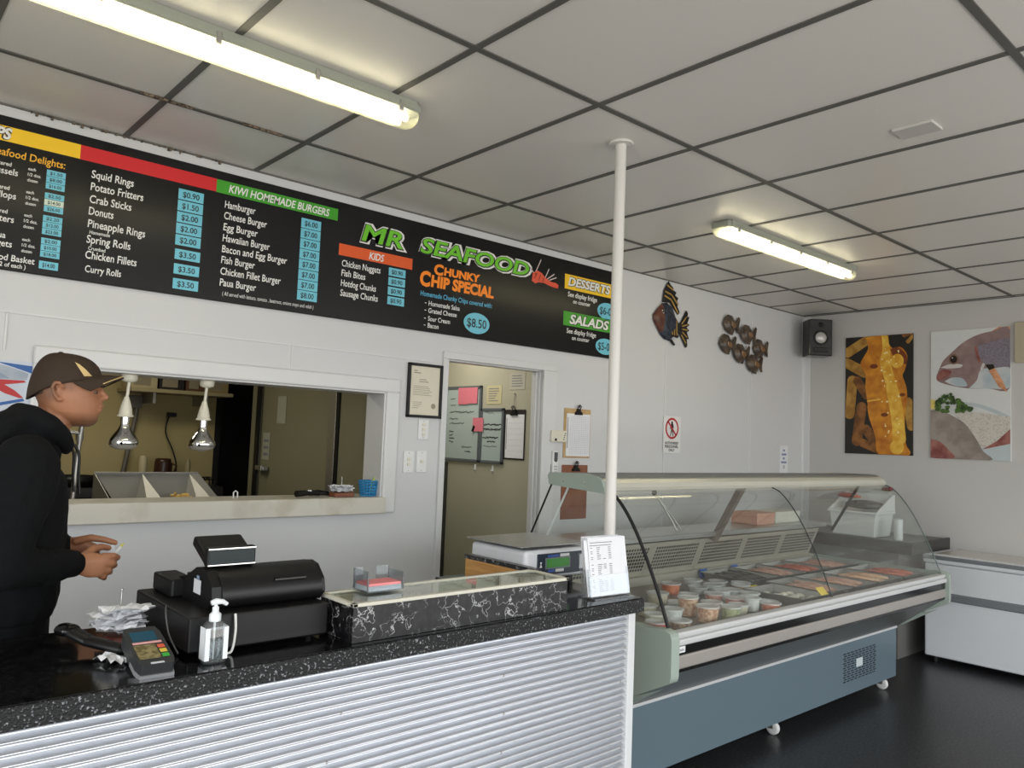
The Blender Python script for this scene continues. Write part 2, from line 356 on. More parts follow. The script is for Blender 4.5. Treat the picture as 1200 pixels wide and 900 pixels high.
# back wall with the servery opening and the doorway
OX0, OX1, OZ0, OZ1 = .74, 2.345, 1.205, 1.787
DX0, DX1, DZ = 2.757, 3.548, 2.018
b = bx()
for a0, a1, z0, z1, wt in ((XL-.2, OX0, 0, H, WT), (OX0, OX1, 0, OZ0, WT), (OX0, OX1, OZ1, H, WT), (OX1, OX1+.12, 0, H, WT), (OX1+.12, DX0, 0, H, WD), (DX0, DX1, DZ, H, WD), (DX1, XR+.2, 0, H, WD)): b.box((a0, D, z0), (a1, D+wt, z1))
struct(b.build('wall_back', WALL))
struct(bx().box((XR, FRONT_Y-.2, 0), (XR+.2, D, H)).build('wall_right', WALLR))
b = bx()
for a0, a1, z0, z1 in ((FRONT_Y-.2, -2.3, 0, H), (1.9, D, 0, H), (-2.3, 1.9, 0, .15), (-2.3, 1.9, 2.62, H)): b.box((XL-.2, a0, z0), (XL, a1, z1))
b.box((XL-.12, -.3, .15), (XL-.04, -.22, 2.62))
struct(b.build('wall_left', WALL))  # opening in this wall is added to let in extra daylight
b = bx()
for a0, a1, z0, z1 in ((XL, -1.9, 0, H), (6.7, XR, 0, H), (-1.9, 6.7, 0, .15), (-1.9, 6.7, 2.62, H)): b.box((a0, FRONT_Y-.2, z0), (a1, FRONT_Y, z1))
for k in (1.0, 3.9): b.box((k-.04, FRONT_Y-.12, .15), (k+.04, FRONT_Y-.04, 2.62))
struct(b.build('wall_front', WALL))
# seams and cover strips
s = bx()
s.box((XL, D-.006, 1.982), (2.66, D, 1.990)).box((.533, D-.006, 1.83), (.541, D, 1.985)).box((1.770, D-.006, 1.87), (1.778, D, 1.985))
s.box((4.836, D-.006, 0), (4.848, D, H-.006)).box((6.038, D-.006, 0), (6.05, D, H-.006)).box((XR-.05, D-.006, 0), (XR, D, H-.006)).box((XR-.006, D-.06, 0), (XR, D, H-.006))
struct(s.build('trim_4', SEAM))
# servery casing, sill
c = bx()
c.rbox((OX0-.1, D-.022, OZ1-.004), (OX1+.085, D+.002, OZ1+.075), .01, seg=3).rbox((OX1-.004, D-.022, OZ0-.085), (OX1+.085, D+.002, OZ1), .01, seg=3).rbox((OX0-.1, D-.022, OZ0), (OX0+.004, D+.002, OZ1), .01)
c.rbox((OX1-.012, D-.01, OZ0), (OX1+.001, D+WT, OZ1), .004).rbox((OX0, D-.01, OZ1-.012), (OX1, D+WT, OZ1+.001), .004)
struct(c.build('window_1', TRIMW))
SILL = two_tone('stained_cream_sill', (206, 202, 190), (168, 158, 132), 5, .55, .85, .4)
struct(bx().rbox((OX0-.1, D-.045, OZ0-.085), (OX1+.01, D+WT+.03, OZ0+.004), .006, seg=3).build('trim_5', SILL))
# doorway casing
c = bx()
c.rbox((DX0-.035, D-.016, DZ-.006), (DX1+.115, D+.002, DZ+.035), .002).rbox((DX1-.006, D-.016, 0), (DX1+.115, D+.002, DZ-.0065), .002).rbox((DX0-.035, D-.016, 0), (DX0+.005, D+.002, DZ-.0065), .002)
c.rbox((DX1-.010, D+.02, 0), (DX1+.001, D+WD, DZ-.015), .003).rbox((DX0-.001, D+.02, 0), (DX0+.010, D+WD, DZ-.015), .003).rbox((DX0, D+.02, DZ-.014), (DX1, D+WD, DZ+.001), .003)
c.rbox((DX1-.020, D+.045, 0), (DX1-.009, D+.07, DZ-.016), .003)
struct(c.build('door_1', TRIMW))
# kitchen behind the servery, corridor behind the doorway
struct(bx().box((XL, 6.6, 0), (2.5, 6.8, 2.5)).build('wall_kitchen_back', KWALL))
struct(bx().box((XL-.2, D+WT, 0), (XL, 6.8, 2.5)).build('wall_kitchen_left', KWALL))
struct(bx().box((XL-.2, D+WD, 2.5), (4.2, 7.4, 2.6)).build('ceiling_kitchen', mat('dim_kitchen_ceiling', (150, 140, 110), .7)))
struct(bx().box((2.5, D+WT, 0), (2.62, 4.52, 2.5)).box((2.5, 4.52, 2.1), (2.62, 5.86, 2.5)).box((2.5, 5.72, 0), (2.62, 5.86, 2.1)).box((2.5, 5.86, 2.1), (2.62, 6.6, 2.5)).build('wall_kitchen_right', COOL))
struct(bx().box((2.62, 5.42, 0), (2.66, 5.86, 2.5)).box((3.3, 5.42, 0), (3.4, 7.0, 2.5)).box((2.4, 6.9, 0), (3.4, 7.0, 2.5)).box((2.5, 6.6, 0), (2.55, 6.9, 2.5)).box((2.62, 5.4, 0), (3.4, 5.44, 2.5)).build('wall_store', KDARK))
d = bx().rbox((2.515, 4.62, .03), (2.60, 5.70, 2.09), .006).box((2.52, 4.52, 0), (2.61, 5.72, 2.1))
struct(d.build('door_2', COOL))
struct(bx().rbox((2.488, 4.53, 0), (2.502, 4.62, 2.1), .003).build('trim_6', STEELM))
struct(bx().box((2.485, 5.70, 0), (2.502, 5.75, 2.1)).box((2.49, 4.49, 0), (2.502, 4.53, 2.1)).build('trim_7', BLACK))
part(struct(bx().rbox((2.46, 5.52, 1.25), (2.505, 5.66, 1.285), .006).rbox((2.45, 5.53, 1.25), (2.47, 5.57, 1.29), .004).build('door_handle', STEELM)), 'lever latch on the cool room door')
o = bpy.data.objects['door_handle']; mw = o.location.copy(); o.parent = bpy.data.objects['door_2']; o.location = mw-bpy.data.objects['door_2'].location
struct(bx().box((3.64, D+WD, 0), (3.8, 5.3, 2.5)).build('wall_corridor_right', CORR))
struct(bx().box((2.62, 5.2, 0), (3.64, 5.4, 2.5)).build('wall_corridor_back', CORR))
struct(bx().box((3.62, 4.835, 0), (3.642, 4.868, 1.36)).build('trim_8', mat('dark_door_edge', (58, 58, 52), .5)))
struct(bx().rbox((2.622, D+WD-.001, 0), (DX0, D+WD+.02, 2.5), .002).build('trim_9', CORR))

# ------------------------------------------------------------------ ceiling lights, pole, vent
LAMPG = mat('grey_green_lamp_body', (150, 154, 140), .45)
TUBE = glow('fluorescent_tube', (255, 246, 222), TUBE_STRENGTH)
DIFF = clear('milky_diffuser', (255, 253, 240), .05, .15, .35, (238, 238, 216))
def ceiling_light(x0, x1, y, label):
    t = thing('ceiling_light', label, 'light', ((x0+x1)/2, y, H-.085), 0, 'fluorescent ceiling lights')
    z1 = H
    m = bx()
    prof = [(y-.066, z1-.002), (y-.066, z1-.035), (y-.06, z1-.04), (y+.06, z1-.04), (y+.066, z1-.035), (y+.066, z1-.002)]
    m.prism(prof, 0, x0+.03, x1-.03); m.rbox((x0, y-.062, z1-.042), (x0+.06, y+.062, z1-.002), .015, seg=3).rbox((x1-.06, y-.062, z1-.042), (x1, y+.062, z1-.002), .015, seg=3)
    m.build('housing', LAMPG, t)
    sec = [(y-.058, z1-.041)]+[(y+.058*math.cos(a)*-1, z1-.041-.05*math.sin(a)**.7) for a in [PI*k/12 for k in range(1, 12)]]+[(y+.058, z1-.041)]
    dm = bx(); n = len(sec); cx = y
    def ring(x, k): return [V(x, cx+(p[0]-cx)*k, z1-.041+(p[1]-z1+.041)*k) for p in sec]
    rs = [ring(x0+.004, .7), ring(x0+.012, .9), ring(x0+.03, 1), ring(x1-.03, 1), ring(x1-.012, .9), ring(x1-.004, .7)]
    vs = [v for r in rs for v in r]
    dm.add(vs, [(i*n+k, (i+1)*n+k, (i+1)*n+k+1, i*n+k+1) for i in range(5) for k in range(n-1)], 0, True); dm.add(vs, [tuple(range(n)), tuple(range(5*n, 6*n))[::-1]])
    dm.build('diffuser', DIFF, t)
    for dy in (-.026, .026): bx().tube([(x0+.05, y+dy, z1-.062), (x1-.05, y+dy, z1-.062)], .013, n=10).build('tube', TUBE, t)
    for k in range(5):
        x = x0+.1+(x1-x0-.2)*k/4
        for sg in (-1, 1): bx().rbox((x-.009, y+sg*.064-.005, z1-.058), (x+.009, y+sg*.064+.005, z1-.018), .003).build('clip', STEELM, t)
ceiling_light(.07, 1.655, 2.522, 'lit fluorescent batten on the ceiling above the counter, cut by the frame')
ceiling_light(3.715, 5.30, 2.50, 'lit fluorescent batten on the ceiling above the glass display fridge')
p = thing('support_pole', 'slim white painted steel pole running up to the ceiling between counter and display fridge', 'pole', (2.467, 2.157, 0))
bx().tube([(2.467, 2.157, 0), (2.467, 2.157, H-.004)], .0235, n=24).build('pole', POLEW, p)
bx().lathe([(.052, H-.012), (.054, H-.006), (.05, H-.001)], (2.467, 2.157, 0)).build('ceiling_flange', POLEW, p)
tag(bx().rbox((3.085, 1.142, H-.010), (3.195, 1.292, H+.001), .002).build('ceiling_cover_plate', mat('pale_cover_plate', (196, 193, 188), .4)), 'small flat rectangular cover plate on a ceiling panel with bright edges', 'cover plate')

# ------------------------------------------------------------------ menu board
BOARD = mat('black_sign_panel', (15, 15, 16), .24, var=.05, spec=.3)
YEL, RED, GRN, ORG, CYN = mat('sign_yellow', (246, 200, 30), .4, var=.03), mat('sign_red', (208, 30, 36), .4, var=.03), mat('sign_green', (62, 158, 34), .4, var=.03), mat('sign_orange', (226, 92, 34), .4, var=.03), mat('price_blue', (112, 196, 216), .4, var=.03)
WHT, LIME, TANG, SKYT, BLKT = mat('letter_white', (232, 232, 228), .5, var=.03), mat('letter_lime', (112, 200, 44), .4, var=.05), mat('letter_orange', (255, 140, 24), .4, var=.04), mat('letter_blue', (92, 184, 222), .4), mat('letter_black', (16, 16, 16), .4)
UX, UZ = (1, 0, 0), (0, 0, 1)
YB = D-.018
def B(x, z): return (x, YB, z)
mb = thing('menu_board', 'long black menu sign along the top of the back wall with coloured price lists', 'menu board', (1.9, YB, 2.15))
bx().rbox((-.36, YB, 2.152), (4.262, D, 2.778), .003).build('panel', BOARD, mb)
def strip(name, x0, x1, z0, z1, m, lab, texts=()):
    q = bx().rect(x0, z0, x1, z1, (0, YB, 0), UX, UZ, .0006)
    for t, x, z, cap, wd, al, bold, sh in texts:
        if bold > .03: q.text(t, B(x, z), UX, UZ, cap, wd, al, bold+.05, sh, .0012, 2)
        q.text(t, B(x, z), UX, UZ, cap, wd, al, bold, sh, .0018, 1)
    return part(q.build(name, [m, WHT, BLKT], mb), lab)
strip('heading_band', -.2, .75, 2.674, 2.736, YEL, 'yellow heading band', [('CHIPS', .500, 2.684, .043, None, 'r', .04, .2)])
strip('heading_band', .75, 1.334, 2.673, 2.736, RED, 'red heading band without words')
strip('heading_band', 1.334, 1.981, 2.672, 2.735, GRN, 'green heading band for the burgers', [('KIWI HOMEMADE BURGERS', 1.393, 2.684, .037, .538, 'l', .02, .2)])
strip('heading_band', 1.998, 2.467, 2.493, 2.556, ORG, 'orange heading band for the kids list', [('KIDS', 2.182, 2.504, .038, .096, 'l', .02, .2)])
strip('heading_band', 3.70, 4.258, 2.583, 2.684, YEL, 'yellow heading band for desserts', [('DESSERTS', 3.731, 2.610, .056, .43, 'l', .035, .2)])
strip('heading_band', 3.698, 4.258, 2.334, 2.430, GRN, 'green heading band for salads', [('SALADS', 3.757, 2.352, .06, .40, 'l', .035, .2)])
def price(x0, x1, z0, z1, t, m=CYN):
    q = bx().rect(x0, z0, x1, z1, (0, YB, 0), UX, UZ, .0006); h = z1-z0
    q.text(t, B((x0+x1)/2, z0+h*.24), UX, UZ, h*.52, (x1-x0)*.66, 'c', .015, 0, .0014, 1)
    return q.build('price_tile', [m, BLKT], mb)
def col(x0, x1, ztop, step, h, vals):
    for k, v in enumerate(vals): price(x0, x1, ztop-k*step-h, ztop-k*step, v)
col(.632, .702, 2.597, .0273, .0255, ['$1.50', '$8.00', '$16.00'])
col(.632, .703, 2.500, .0273, .0255, ['$2.50'])
price(.632, .703, 2.4472, 2.4727, '$14.00', mat('faded_price_tile', (206, 222, 206), .3)); price(.632, .703, 2.42, 2.4455, '$26.00')
col(.632, .703, 2.404, .0273, .0255, ['$2.20', '$12.00', '$23.00'])
col(.632, .703, 2.309, .0273, .0255, ['$2.00', '$10.00', '$18.00'])
col(.631, .701, 2.212, .03, .033, ['$14.00'])
col(1.163, 1.278, 2.648, .0537, .049, ['$0.90', '$1.50', '$2.00', '$2.00', '$2.00'])
col(1.165, 1.280, 2.366, .0685, .048, ['$3.50', '$3.50', '$3.50'])
col(1.776, 1.887, 2.645, .0535, .0505, ['$6.00', '$7.00', '$7.00', '$7.00', '$7.00', '$7.00', '$7.00', '$8.00'])
col(2.313, 2.424, 2.481, .0538, .0455, ['$0.90']*4)
INKS = [WHT, SKYT, mat('letter_yellow', (240, 178, 40), .4)]
def t_(t, x, z, cap, wd=None, al='l', m=0, bold=.012, sh=.06, lift=.001, dash=None):
    q = bx().text(t, B(x, z), UX, UZ, cap, wd, al, bold, sh, lift, 0)
    if dash: q.rect(dash, z+.010, dash+.012, z+.014, (0, YB, 0), UX, UZ, .001)
    q.build('menu_line', INKS[m], mb)
t_('Seafood Delights:', .698, 2.615, .030, .264, 'r', 2)
for a, c, z in (('Battered', 'Mussels', 2.541), ('Battered', 'Scallops', 2.444), ('Battered', 'Oysters', 2.347), ('Paua', 'Nuggets', 2.246)):
    t_(a, .507, z+.034, .0165 if a != 'Paua' else .024, None, 'r'); t_(c, .531, z, .026, None, 'r')
    for k, q in enumerate(('each', '1/2 doz.', 'dozen')): t_(q, .565, z+.036-.0235*k, .0125, None)
t_('Seafood Basket', .615, 2.191, .025, None, 'r'); t_('( 2 of each )', .585, 2.166, .017, None, 'r')
for t, z, x1 in (('Squid Rings', 2.605, .969), ('Potato Fritters', 2.551, 1.013), ('Crab Sticks', 2.496, .967), ('Donuts', 2.444, .897), ('Pineapple Rings', 2.389, 1.032), ('Spring Rolls', 2.321, .975), ('Chicken Fillets', 2.253, 1.005)): t_(t, .799, z, .033, x1-.799)
t_('Homemade', .808, 2.361, .015, .081); t_('Crumbed', .808, 2.291, .015, .068); t_('Curry Rolls', .802, 2.194, .029, .143)
for t, z, x1 in (('Hamburger', 2.606, 1.532), ('Cheese Burger', 2.552, 1.594), ('Egg Burger', 2.497, 1.55), ('Hawaiian Burger', 2.443, 1.616), ('Bacon and Egg Burger', 2.390, 1.711), ('Fish Burger', 2.337, 1.546), ('Chicken Fillet Burger', 2.282, 1.684), ('Paua Burger', 2.228, 1.559)): t_(t, 1.379, z, .034, x1-1.379)
t_('( All served with lettuce, tomato , beetroot, onions mayo and relish )', 1.395, 2.183, .019, .475, bold=0)
for t, z, x1 in (('Chicken Nuggets', 2.436, 2.259), ('Fish Bites', 2.384, 2.166), ('Hotdog Chunks', 2.330, 2.236), ('Sausage Chunks', 2.277, 2.251)): t_(t, 2.02, z, .034, x1-2.02)
t_('Homemade Chunky Chips covered with:', 2.532, 2.357, .028, .538, m=1)
for t, z, x1 in (('Homemade Salsa', 2.306, 2.819), ('Grated Cheese', 2.264, 2.799), ('Sour Cream', 2.217, 2.752), ('Bacon', 2.177, 2.67)):
    t_(t, 2.592, z, .027, x1-2.592, dash=2.565)
for z in (0, .25): t_('See display fridge', 3.733, 2.534-z, .032, .292); t_('on counter', 3.786, 2.493-z, .027, .173)
q = bx()
for t, x, x1, z, cap in (('MR', 2.118, 2.415, 2.598, .088), ('SEAFOOD', 2.505, 3.385, 2.606, .084)):
    q.text(t, B(x, z), UX, UZ, cap, x1-x+.012, 'l', .115, .18, .0006, 1); q.text(t, B(x+.004, z), UX, UZ, cap, x1-x-.012, 'l', .06, .18, .0012, 2); q.text(t, B(x+.012, z+.002), UX, UZ, cap, x1-x-.03, 'l', .022, .18, .0018, 0)
part(q.build('title_lettering', [LIME, WHT, BLKT], mb), 'large lime green shop title with white outline')
q = bx()
for t, x, x1, z, cap in (('C', 2.62, 2.688, 2.497, .058), ('HUNKY', 2.692, 2.967, 2.502, .043), ('C', 2.523, 2.598, 2.418, .080), ('HIP SPECIAL', 2.602, 3.08, 2.422, .062)): q.text(t, B(x, z), UX, UZ, cap, x1-x, 'l', .05, .06, .001, 0)
part(q.build('special_lettering', [TANG], mb), 'orange bulging heading of the chip special')
for cx, cz, rx, rz, t in ((2.955, 2.247, .101, .064, '$8.50'), (4.134, 2.484, .101, .060, '$6-00'), (4.126, 2.231, .101, .057, '$5-00')):
    q = bx().flat(circ(cx, cz, rx, rz, 32), (0, YB, 0), UX, UZ, .0006); q.text(t, B(cx, cz-.026), UX, UZ, .052, .152 if rx else None, 'c', .01, 0, .0014, 1)
    q.build('price_bubble', [CYN, BLKT], mb)
q = bx()   # little red crayfish
def cf(pts, m=0, l=.001): q.flat([(3.397+a, 2.575+b_) for a, b_ in pts], (0, YB, 0), UX, UZ, l, m)
cf([(0, .01), (.005, .06), (.045, .085), (.085, .075), (.12, .05), (.17, .03), (.215, .03), (.243, .02), (.24, -.004), (.2, -.004), (.155, .002), (.11, .012), (.06, .008), (.03, -.004)], 0)
for a in ((.03, .07, .075, .16), (.02, .06, -.02, .095), (.12, .05, .15, .11), (.14, .045, .2, .085), (.16, .04, .22, .065)): cf(bar2(*a, .007), 1, .0006)
for a in ((.045, .065, .02, .03), (.075, .06, .06, .02), (.105, .045, .095, .015)): cf(bar2(*a, .006), 2, .0016)
cf(circ(.03, .06, .006), 2, .002)
part(q.build('crayfish_picture', [mat('crayfish_red', (222, 84, 56), .4), mat('feeler_pale', (206, 190, 186), .4), mat('crayfish_dark', (120, 30, 24), .4)], mb), 'small red crayfish picture beside the title')

# ------------------------------------------------------------------ things on the back wall
YW = D-.001
fr = thing('framed_certificate', 'black framed cream certificate hanging between servery opening and doorway', 'certificate', (2.601, YW, 1.654))
q = bx(); a0, a1, z0, z1 = 2.481, 2.721, 1.654, 1.966
for bb in ((a0, z0, a1, z0+.016), (a0, z1-.016, a1, z1), (a0, z0, a0+.016, z1), (a1-.016, z0, a1, z1)): q.rbox((bb[0], D-.02, bb[1]), (bb[2], D, bb[3]), .003)
q.build('frame', BLACK, fr)
q = bx().box((a0+.01, D-.008, z0+.01), (a1-.01, D-.002, z1-.01))
yy = D-.0081
def lines(q, x0, x1, ztop, n, step, th, m, y, seed=1, ux=UX, full=.9):
    r = random.Random(seed)
    for k in range(n):
        z = ztop-k*step; q.rect(x0, z-th, x0+(x1-x0)*(full if full >= 1 else r.uniform(.35, full)), z, (0, y, 0), UX, UZ, .0004, m)
lines(q, a0+.04, a0+.1, z1-.04, 2, .012, .006, 1, yy); lines(q, a0+.08, a1-.06, z1-.09, 2, .012, .005, 1, yy, 3); lines(q, a0+.04, a1-.05, z1-.13, 6, .010, .003, 1, yy, 5); lines(q, a0+.04, a0+.12, z0+.09, 4, .011, .003, 1, yy, 6)
q.flat(circ(a1-.055, z0+.07, .016), (0, yy, 0), UX, UZ, .0004, 1)
q.build('certificate_sheet', [mat('cream_certificate', (214, 208, 188), .35), mat('faint_brown_print', (150, 142, 122), .6)], fr)
def switch(x, z, w_, h_, n, label):
    t = thing('light_switch', label, 'switch', (x, YW, z-h_/2))
    bx().rbox((x-w_/2, D-.009, z-h_/2), (x+w_/2, D, z+h_/2), .003).build('face_plate', WHITEP, t)
    for k in range(n):
        zz = z+(k-(n-1)/2)*.028; bx().rbox((x-.011, D-.014, zz-.009), (x+.011, D-.007, zz+.009), .002).build('rocker', CREAMP, t)
    bx().ball((x, D-.009, z+h_/2-.012), (.003, .002, .003), n=8, k=6).ball((x, D-.009, z-h_/2+.012), (.003, .002, .003), n=8, k=6).build('screw', STEELM, t)
switch(2.606, 1.588, .072, .116, 3, 'white three-gang wall switch just under the framed certificate')
switch(2.514, 1.402, .070, .124, 2, 'white two-gang wall switch, left of the lower pair beside the servery')
switch(2.603, 1.404, .072, .124, 1, 'white wall plate with one wide rocker, right of the lower pair')
PINEB = two_tone('pale_hardboard', (176, 146, 98), (190, 160, 112), 20, rough=.55); REDB = two_tone('red_brown_hardboard', (128, 78, 56), (142, 90, 66), 14, rough=.5); DARKB = mat('black_hardboard', (40, 32, 30), .5)
def clipboard(x0, x1, z0, z1, bm_, label, y=None, paper=True, ux=None, loc=None, rot=0, rows=20):
    w_, h_ = x1-x0, z1-z0; t = thing('clipboard', label, 'clipboard', loc or ((x0+x1)/2, YW, z0), rot)
    bx().rbox((-w_/2, -.006, 0), (w_/2, 0, h_), .003).build('board', bm_, t, local=True)
    if paper:
        q = bx().box((-w_/2+.022, -.009, .012), (w_/2-.008, -.0062, h_-.035))
        for k in range(rows): z = h_-.055-k*(h_-.075)/rows; q.rect(-w_/2+.05, z-.0012, w_/2-.016, z, (0, -.0092, 0), UX, UZ, .0003, 1)
        for k in range(9 if rows > 12 else 0): x = -w_/2+.06+k*(w_-.09)/8; q.rect(x-.0007, .02, x+.0007, h_-.05, (0, -.0092, 0), UX, UZ, .0003, 1)
        q.rect(-w_/2+.03, h_*.2, -w_/2+.036, h_-.06, (0, -.0092, 0), UX, UZ, .0003, 2)
        q.build('sheet', [PAPER, mat('pale_blue_grid', (176, 180, 200), .7), INK], t, local=True)
    c = bx().prism([(-.036, -.012), (.036, -.012), (.03, .006), (.016, .014), (.014, .03), (-.014, .03), (-.016, .014), (-.03, .006)], 1, -.02, -.008, M=Matrix.Translation((0, 0, h_-.03)))
    c.tube([(-.012, -.016, h_-.002), (-.018, -.024, h_+.016), (-.006, -.026, h_+.026), (-.002, -.02, h_+.006)], .0035, n=6).tube([(.012, -.016, h_-.002), (.018, -.022, h_+.016), (.006, -.024, h_+.026), (.002, -.02, h_+.006)], .0035, n=6)
    c.build('clip', BLACK, t, local=True); return t
clipboard(3.752, 4.012, 1.442, 1.777, PINEB, 'pale clipboard with a ruled record sheet, right of the doorway')
clipboard(3.747, 3.998, 1.03, 1.395, REDB, 'empty red-brown clipboard hanging low, half behind the display fridge', paper=False)
t = thing('thermostat', 'small cream wall thermostat box touching the left edge of the paper clipboard', 'thermostat', (3.69, YW, 1.545))
bx().rbox((3.615, D-.034, 1.545), (3.757, D-.016, 1.622), .006).build('case', CREAMP, t)
bx().rect(3.642, 1.553, 3.662, 1.569, (0, D-.0341, 0), UX, UZ, .0004).build('display', BLACK, t)
for k in range(4): bx().rbox((3.722+.004*k, D-.037, 1.562+.013*k), (3.730+.004*k, D-.033, 1.568+.013*k), .001).build('button', BLACK, t)
t = thing('remote_control', 'white air conditioner remote in its wall holder below the thermostat', 'remote control', (3.66, YW, 1.30))
bx().rbox((3.632, D-.036, 1.305), (3.682, D-.017, 1.487), .007).build('case', WHITEP, t)
bx().flat(circ(3.657, 1.43, .017, .017, 16)[8:]+[(3.674, 1.478), (3.64, 1.478)], (0, D-.0361, 0), UX, UZ, .0005).build('screen', mat('grey_lcd', (78, 82, 84), .25), t)
for i in range(2):
    for k in range(4): bx().rbox((3.644+.015*i, D-.038, 1.325+.018*k), (3.655+.015*i, D-.035, 1.335+.018*k), .001).build('button', mat('grey_button', (170, 172, 172), .5), t)
bx().rbox((3.628, D-.017, 1.30), (3.686, D, 1.40), .004).build('holder', mat('grey_holder', (120, 122, 124), .5), t)
# prohibition sign
x0, x1, z0, z1 = 4.828, 5.044, 1.494, 1.778
q = bx().rbox((x0, D-.009, z0), (x1, D-.006, z1), .001); o = (0, D-.009, 0); cx, cz = (x0+x1)/2-.004, z1-.094
n = 36; ro, ri = circ(cx, cz, .082, .082, n), circ(cx, cz, .066, .066, n)
for k in range(n): q.flat([ri[k], ro[k], ro[(k+1) % n], ri[(k+1) % n]], o, UX, UZ, .0012, 1)
q.flat(bar2(cx-.052, cz+.052, cx+.052, cz-.052, .015), o, UX, UZ, .0012, 1)
q.flat(circ(cx, cz+.046, .010), o, UX, UZ, .0006, 2)
for a in ((0, .032, -.002, .0, .026), (.012, .028, .018, .004, .009), (-.006, .028, -.020, .006, .008), (-.020, .006, -.026, -.002, .007), (.0, -.002, -.010, -.03, .012), (-.010, -.03, -.018, -.054, .010), (.004, -.002, .010, -.028, .012), (.010, -.028, .014, -.056, .010)): q.flat(bar2(cx+a[0], cz+a[1], cx+a[2], cz+a[3], a[4]), o, UX, UZ, .0006, 2)
for t, z in (('AUTHORISED', z0+.068), ('PERSONNEL', z0+.041), ('ONLY', z0+.014)): q.text(t, (cx, D-.009, z), UX, UZ, .019, .168 if t[0] != 'O' else .075, 'c', .03, 0, .0006, 2)
for dx, dz in ((x0+.012, z1-.012), (x1-.012, z1-.012), (x0+.012, z0+.012), (x1-.012, z0+.012)): q.flat(circ(dx, dz, .003, n=8), o, UX, UZ, .001, 3)
q.box((x0+.03, D-.007, z0+.03), (x1-.03, D, z1-.03), 0)
tag(q.build('no_entry_sign', [WHITEP, mat('sign_ring_red', (184, 26, 40), .4), BLKT, STEELM]), 'white AUTHORISED PERSONNEL ONLY sign with red crossed walking figure', 'sign')
x0, x1, z0, z1 = 6.55, 6.69, 1.33, 1.592
q = bx().box((x0, D-.002, z0), (x1, D, z1)); o = (0, D-.002, 0); BLT = mat('notice_blue', (60, 96, 150), .6)
for t, z in (('For', z1-.038), ('EXTRA', z1-.078), ('ask', z1-.112)): pass
for k, (wd, z) in enumerate(((.04, z1-.035), (.085, z1-.072), (.045, z1-.108), (.10, z1-.143))):
    for j in range(int(wd/.012)): q.rect((x0+x1)/2-wd/2+j*.012, z-.017, (x0+x1)/2-wd/2+j*.012+.009, z, o, UX, UZ, .0004, 1)
for j in range(2): q.rect((x0+x1)/2-.014+j*.016, z1-.21, (x0+x1)/2-.006+j*.016, z1-.178, o, UX, UZ, .0004, 2)
tag(q.build('wall_notice', [PAPER, BLT, INK]), 'small white notice with blue print on the back wall near the corner', 'notice')

# metal fish ornaments
def YD(x, z, y): return V(x, y, z)
def plate(q, pts, y, th, m=0, dome=0):
    """raised sheet-metal shape: outline on the wall side, smaller raised face towards the room"""
    cx = sum(p[0] for p in pts)/len(pts); cz = sum(p[1] for p in pts)/len(pts); n = len(pts)
    A = [V(p[0], y, p[1]) for p in pts]; Bk = [V(cx+(p[0]-cx)*.9, y-th, cz+(p[1]-cz)*.9) for p in pts]; C_ = [V(cx+(p[0]-cx)*.5, y-th-dome, cz+(p[1]-cz)*.5) for p in pts]
    q.add(A+Bk, [(i, (i+1) % n, n+(i+1) % n, n+i) for i in range(n)], m, False); q.add(Bk+C_, [(i, (i+1) % n, n+(i+1) % n, n+i) for i in range(n)], m, dome > 0); q.add(C_, [tuple(range(n))], m); q.add(A, [tuple(range(n))[::-1]], m)
f = thing('fish_ornament', 'single blue and brown fish wall ornament with yellow-striped fins', 'ornament', (4.88, YW, 2.24))
def FX(x, y): return (4.653+(x-90)*.001385, 2.585+(272-y)*.001385)     # outline read off as offsets on the wall
FBLUE = two_tone('ornament_blue_patina', (26, 32, 42), (52, 62, 76), 40, .4, .65, .4); FBR = two_tone('ornament_brown_face', (84, 48, 36), (108, 66, 50), 22, rough=.45); FYEL = mat('ornament_yellow', (176, 142, 66), .45); FBLK = mat('ornament_black', (20, 20, 20), .45)
q = bx(); plate(q, [FX(*p) for p in ((170, 235), (215, 225), (262, 245), (300, 300), (322, 325), (322, 385), (280, 410), (245, 438), (200, 432), (160, 410), (130, 375), (140, 300))], D-.012, .01, 0, .022); q.box((FX(200, 0)[0], D-.014, 2.44), (FX(250, 0)[0], D, 2.5), 0); q.build('body', FBLUE, f)
q = bx(); plate(q, [FX(*p) for p in ((92, 312), (130, 268), (168, 236), (186, 260), (192, 330), (178, 405), (150, 396), (118, 362), (96, 335))], D-.014, .012, 0, .02); q.build('face', FBR, f)
q = bx().ball((FX(155, 288)[0], D-.04, FX(155, 288)[1]), (.015, .008, .017)); q.build('eye', WHITEP, f); bx().ball((FX(153, 286)[0], D-.047, FX(153, 286)[1]), (.008, .005, .009)).build('pupil', BLACKG, f)
q = bx(); plate(q, [FX(*p) for p in ((172, 228), (185, 160), (225, 100), (240, 115), (266, 128), (268, 145), (298, 152), (284, 172), (320, 185), (306, 205), (320, 222), (308, 240), (334, 268), (318, 280), (290, 258), (240, 222))], D-.010, .006, 0)
for a in ((190, 190, 250, 205), (250, 205, 312, 270), (195, 165, 250, 175), (250, 175, 310, 222), (212, 128, 262, 146)): q.flat([FX(*p) for p in bar2(*a, 9)][::-1], (0, D-.0165, 0), UX, UZ, .0008, 1)
q.build('back_fin', [FBLK, FYEL], f)
q = bx(); plate(q, [FX(*p) for p in ((318, 330), (345, 318), (395, 242), (410, 252), (392, 285), (425, 276), (395, 310), (430, 322), (398, 340), (428, 358), (400, 372), (424, 408), (392, 402), (412, 452), (395, 460), (345, 398), (318, 378))], D-.010, .006, 0)
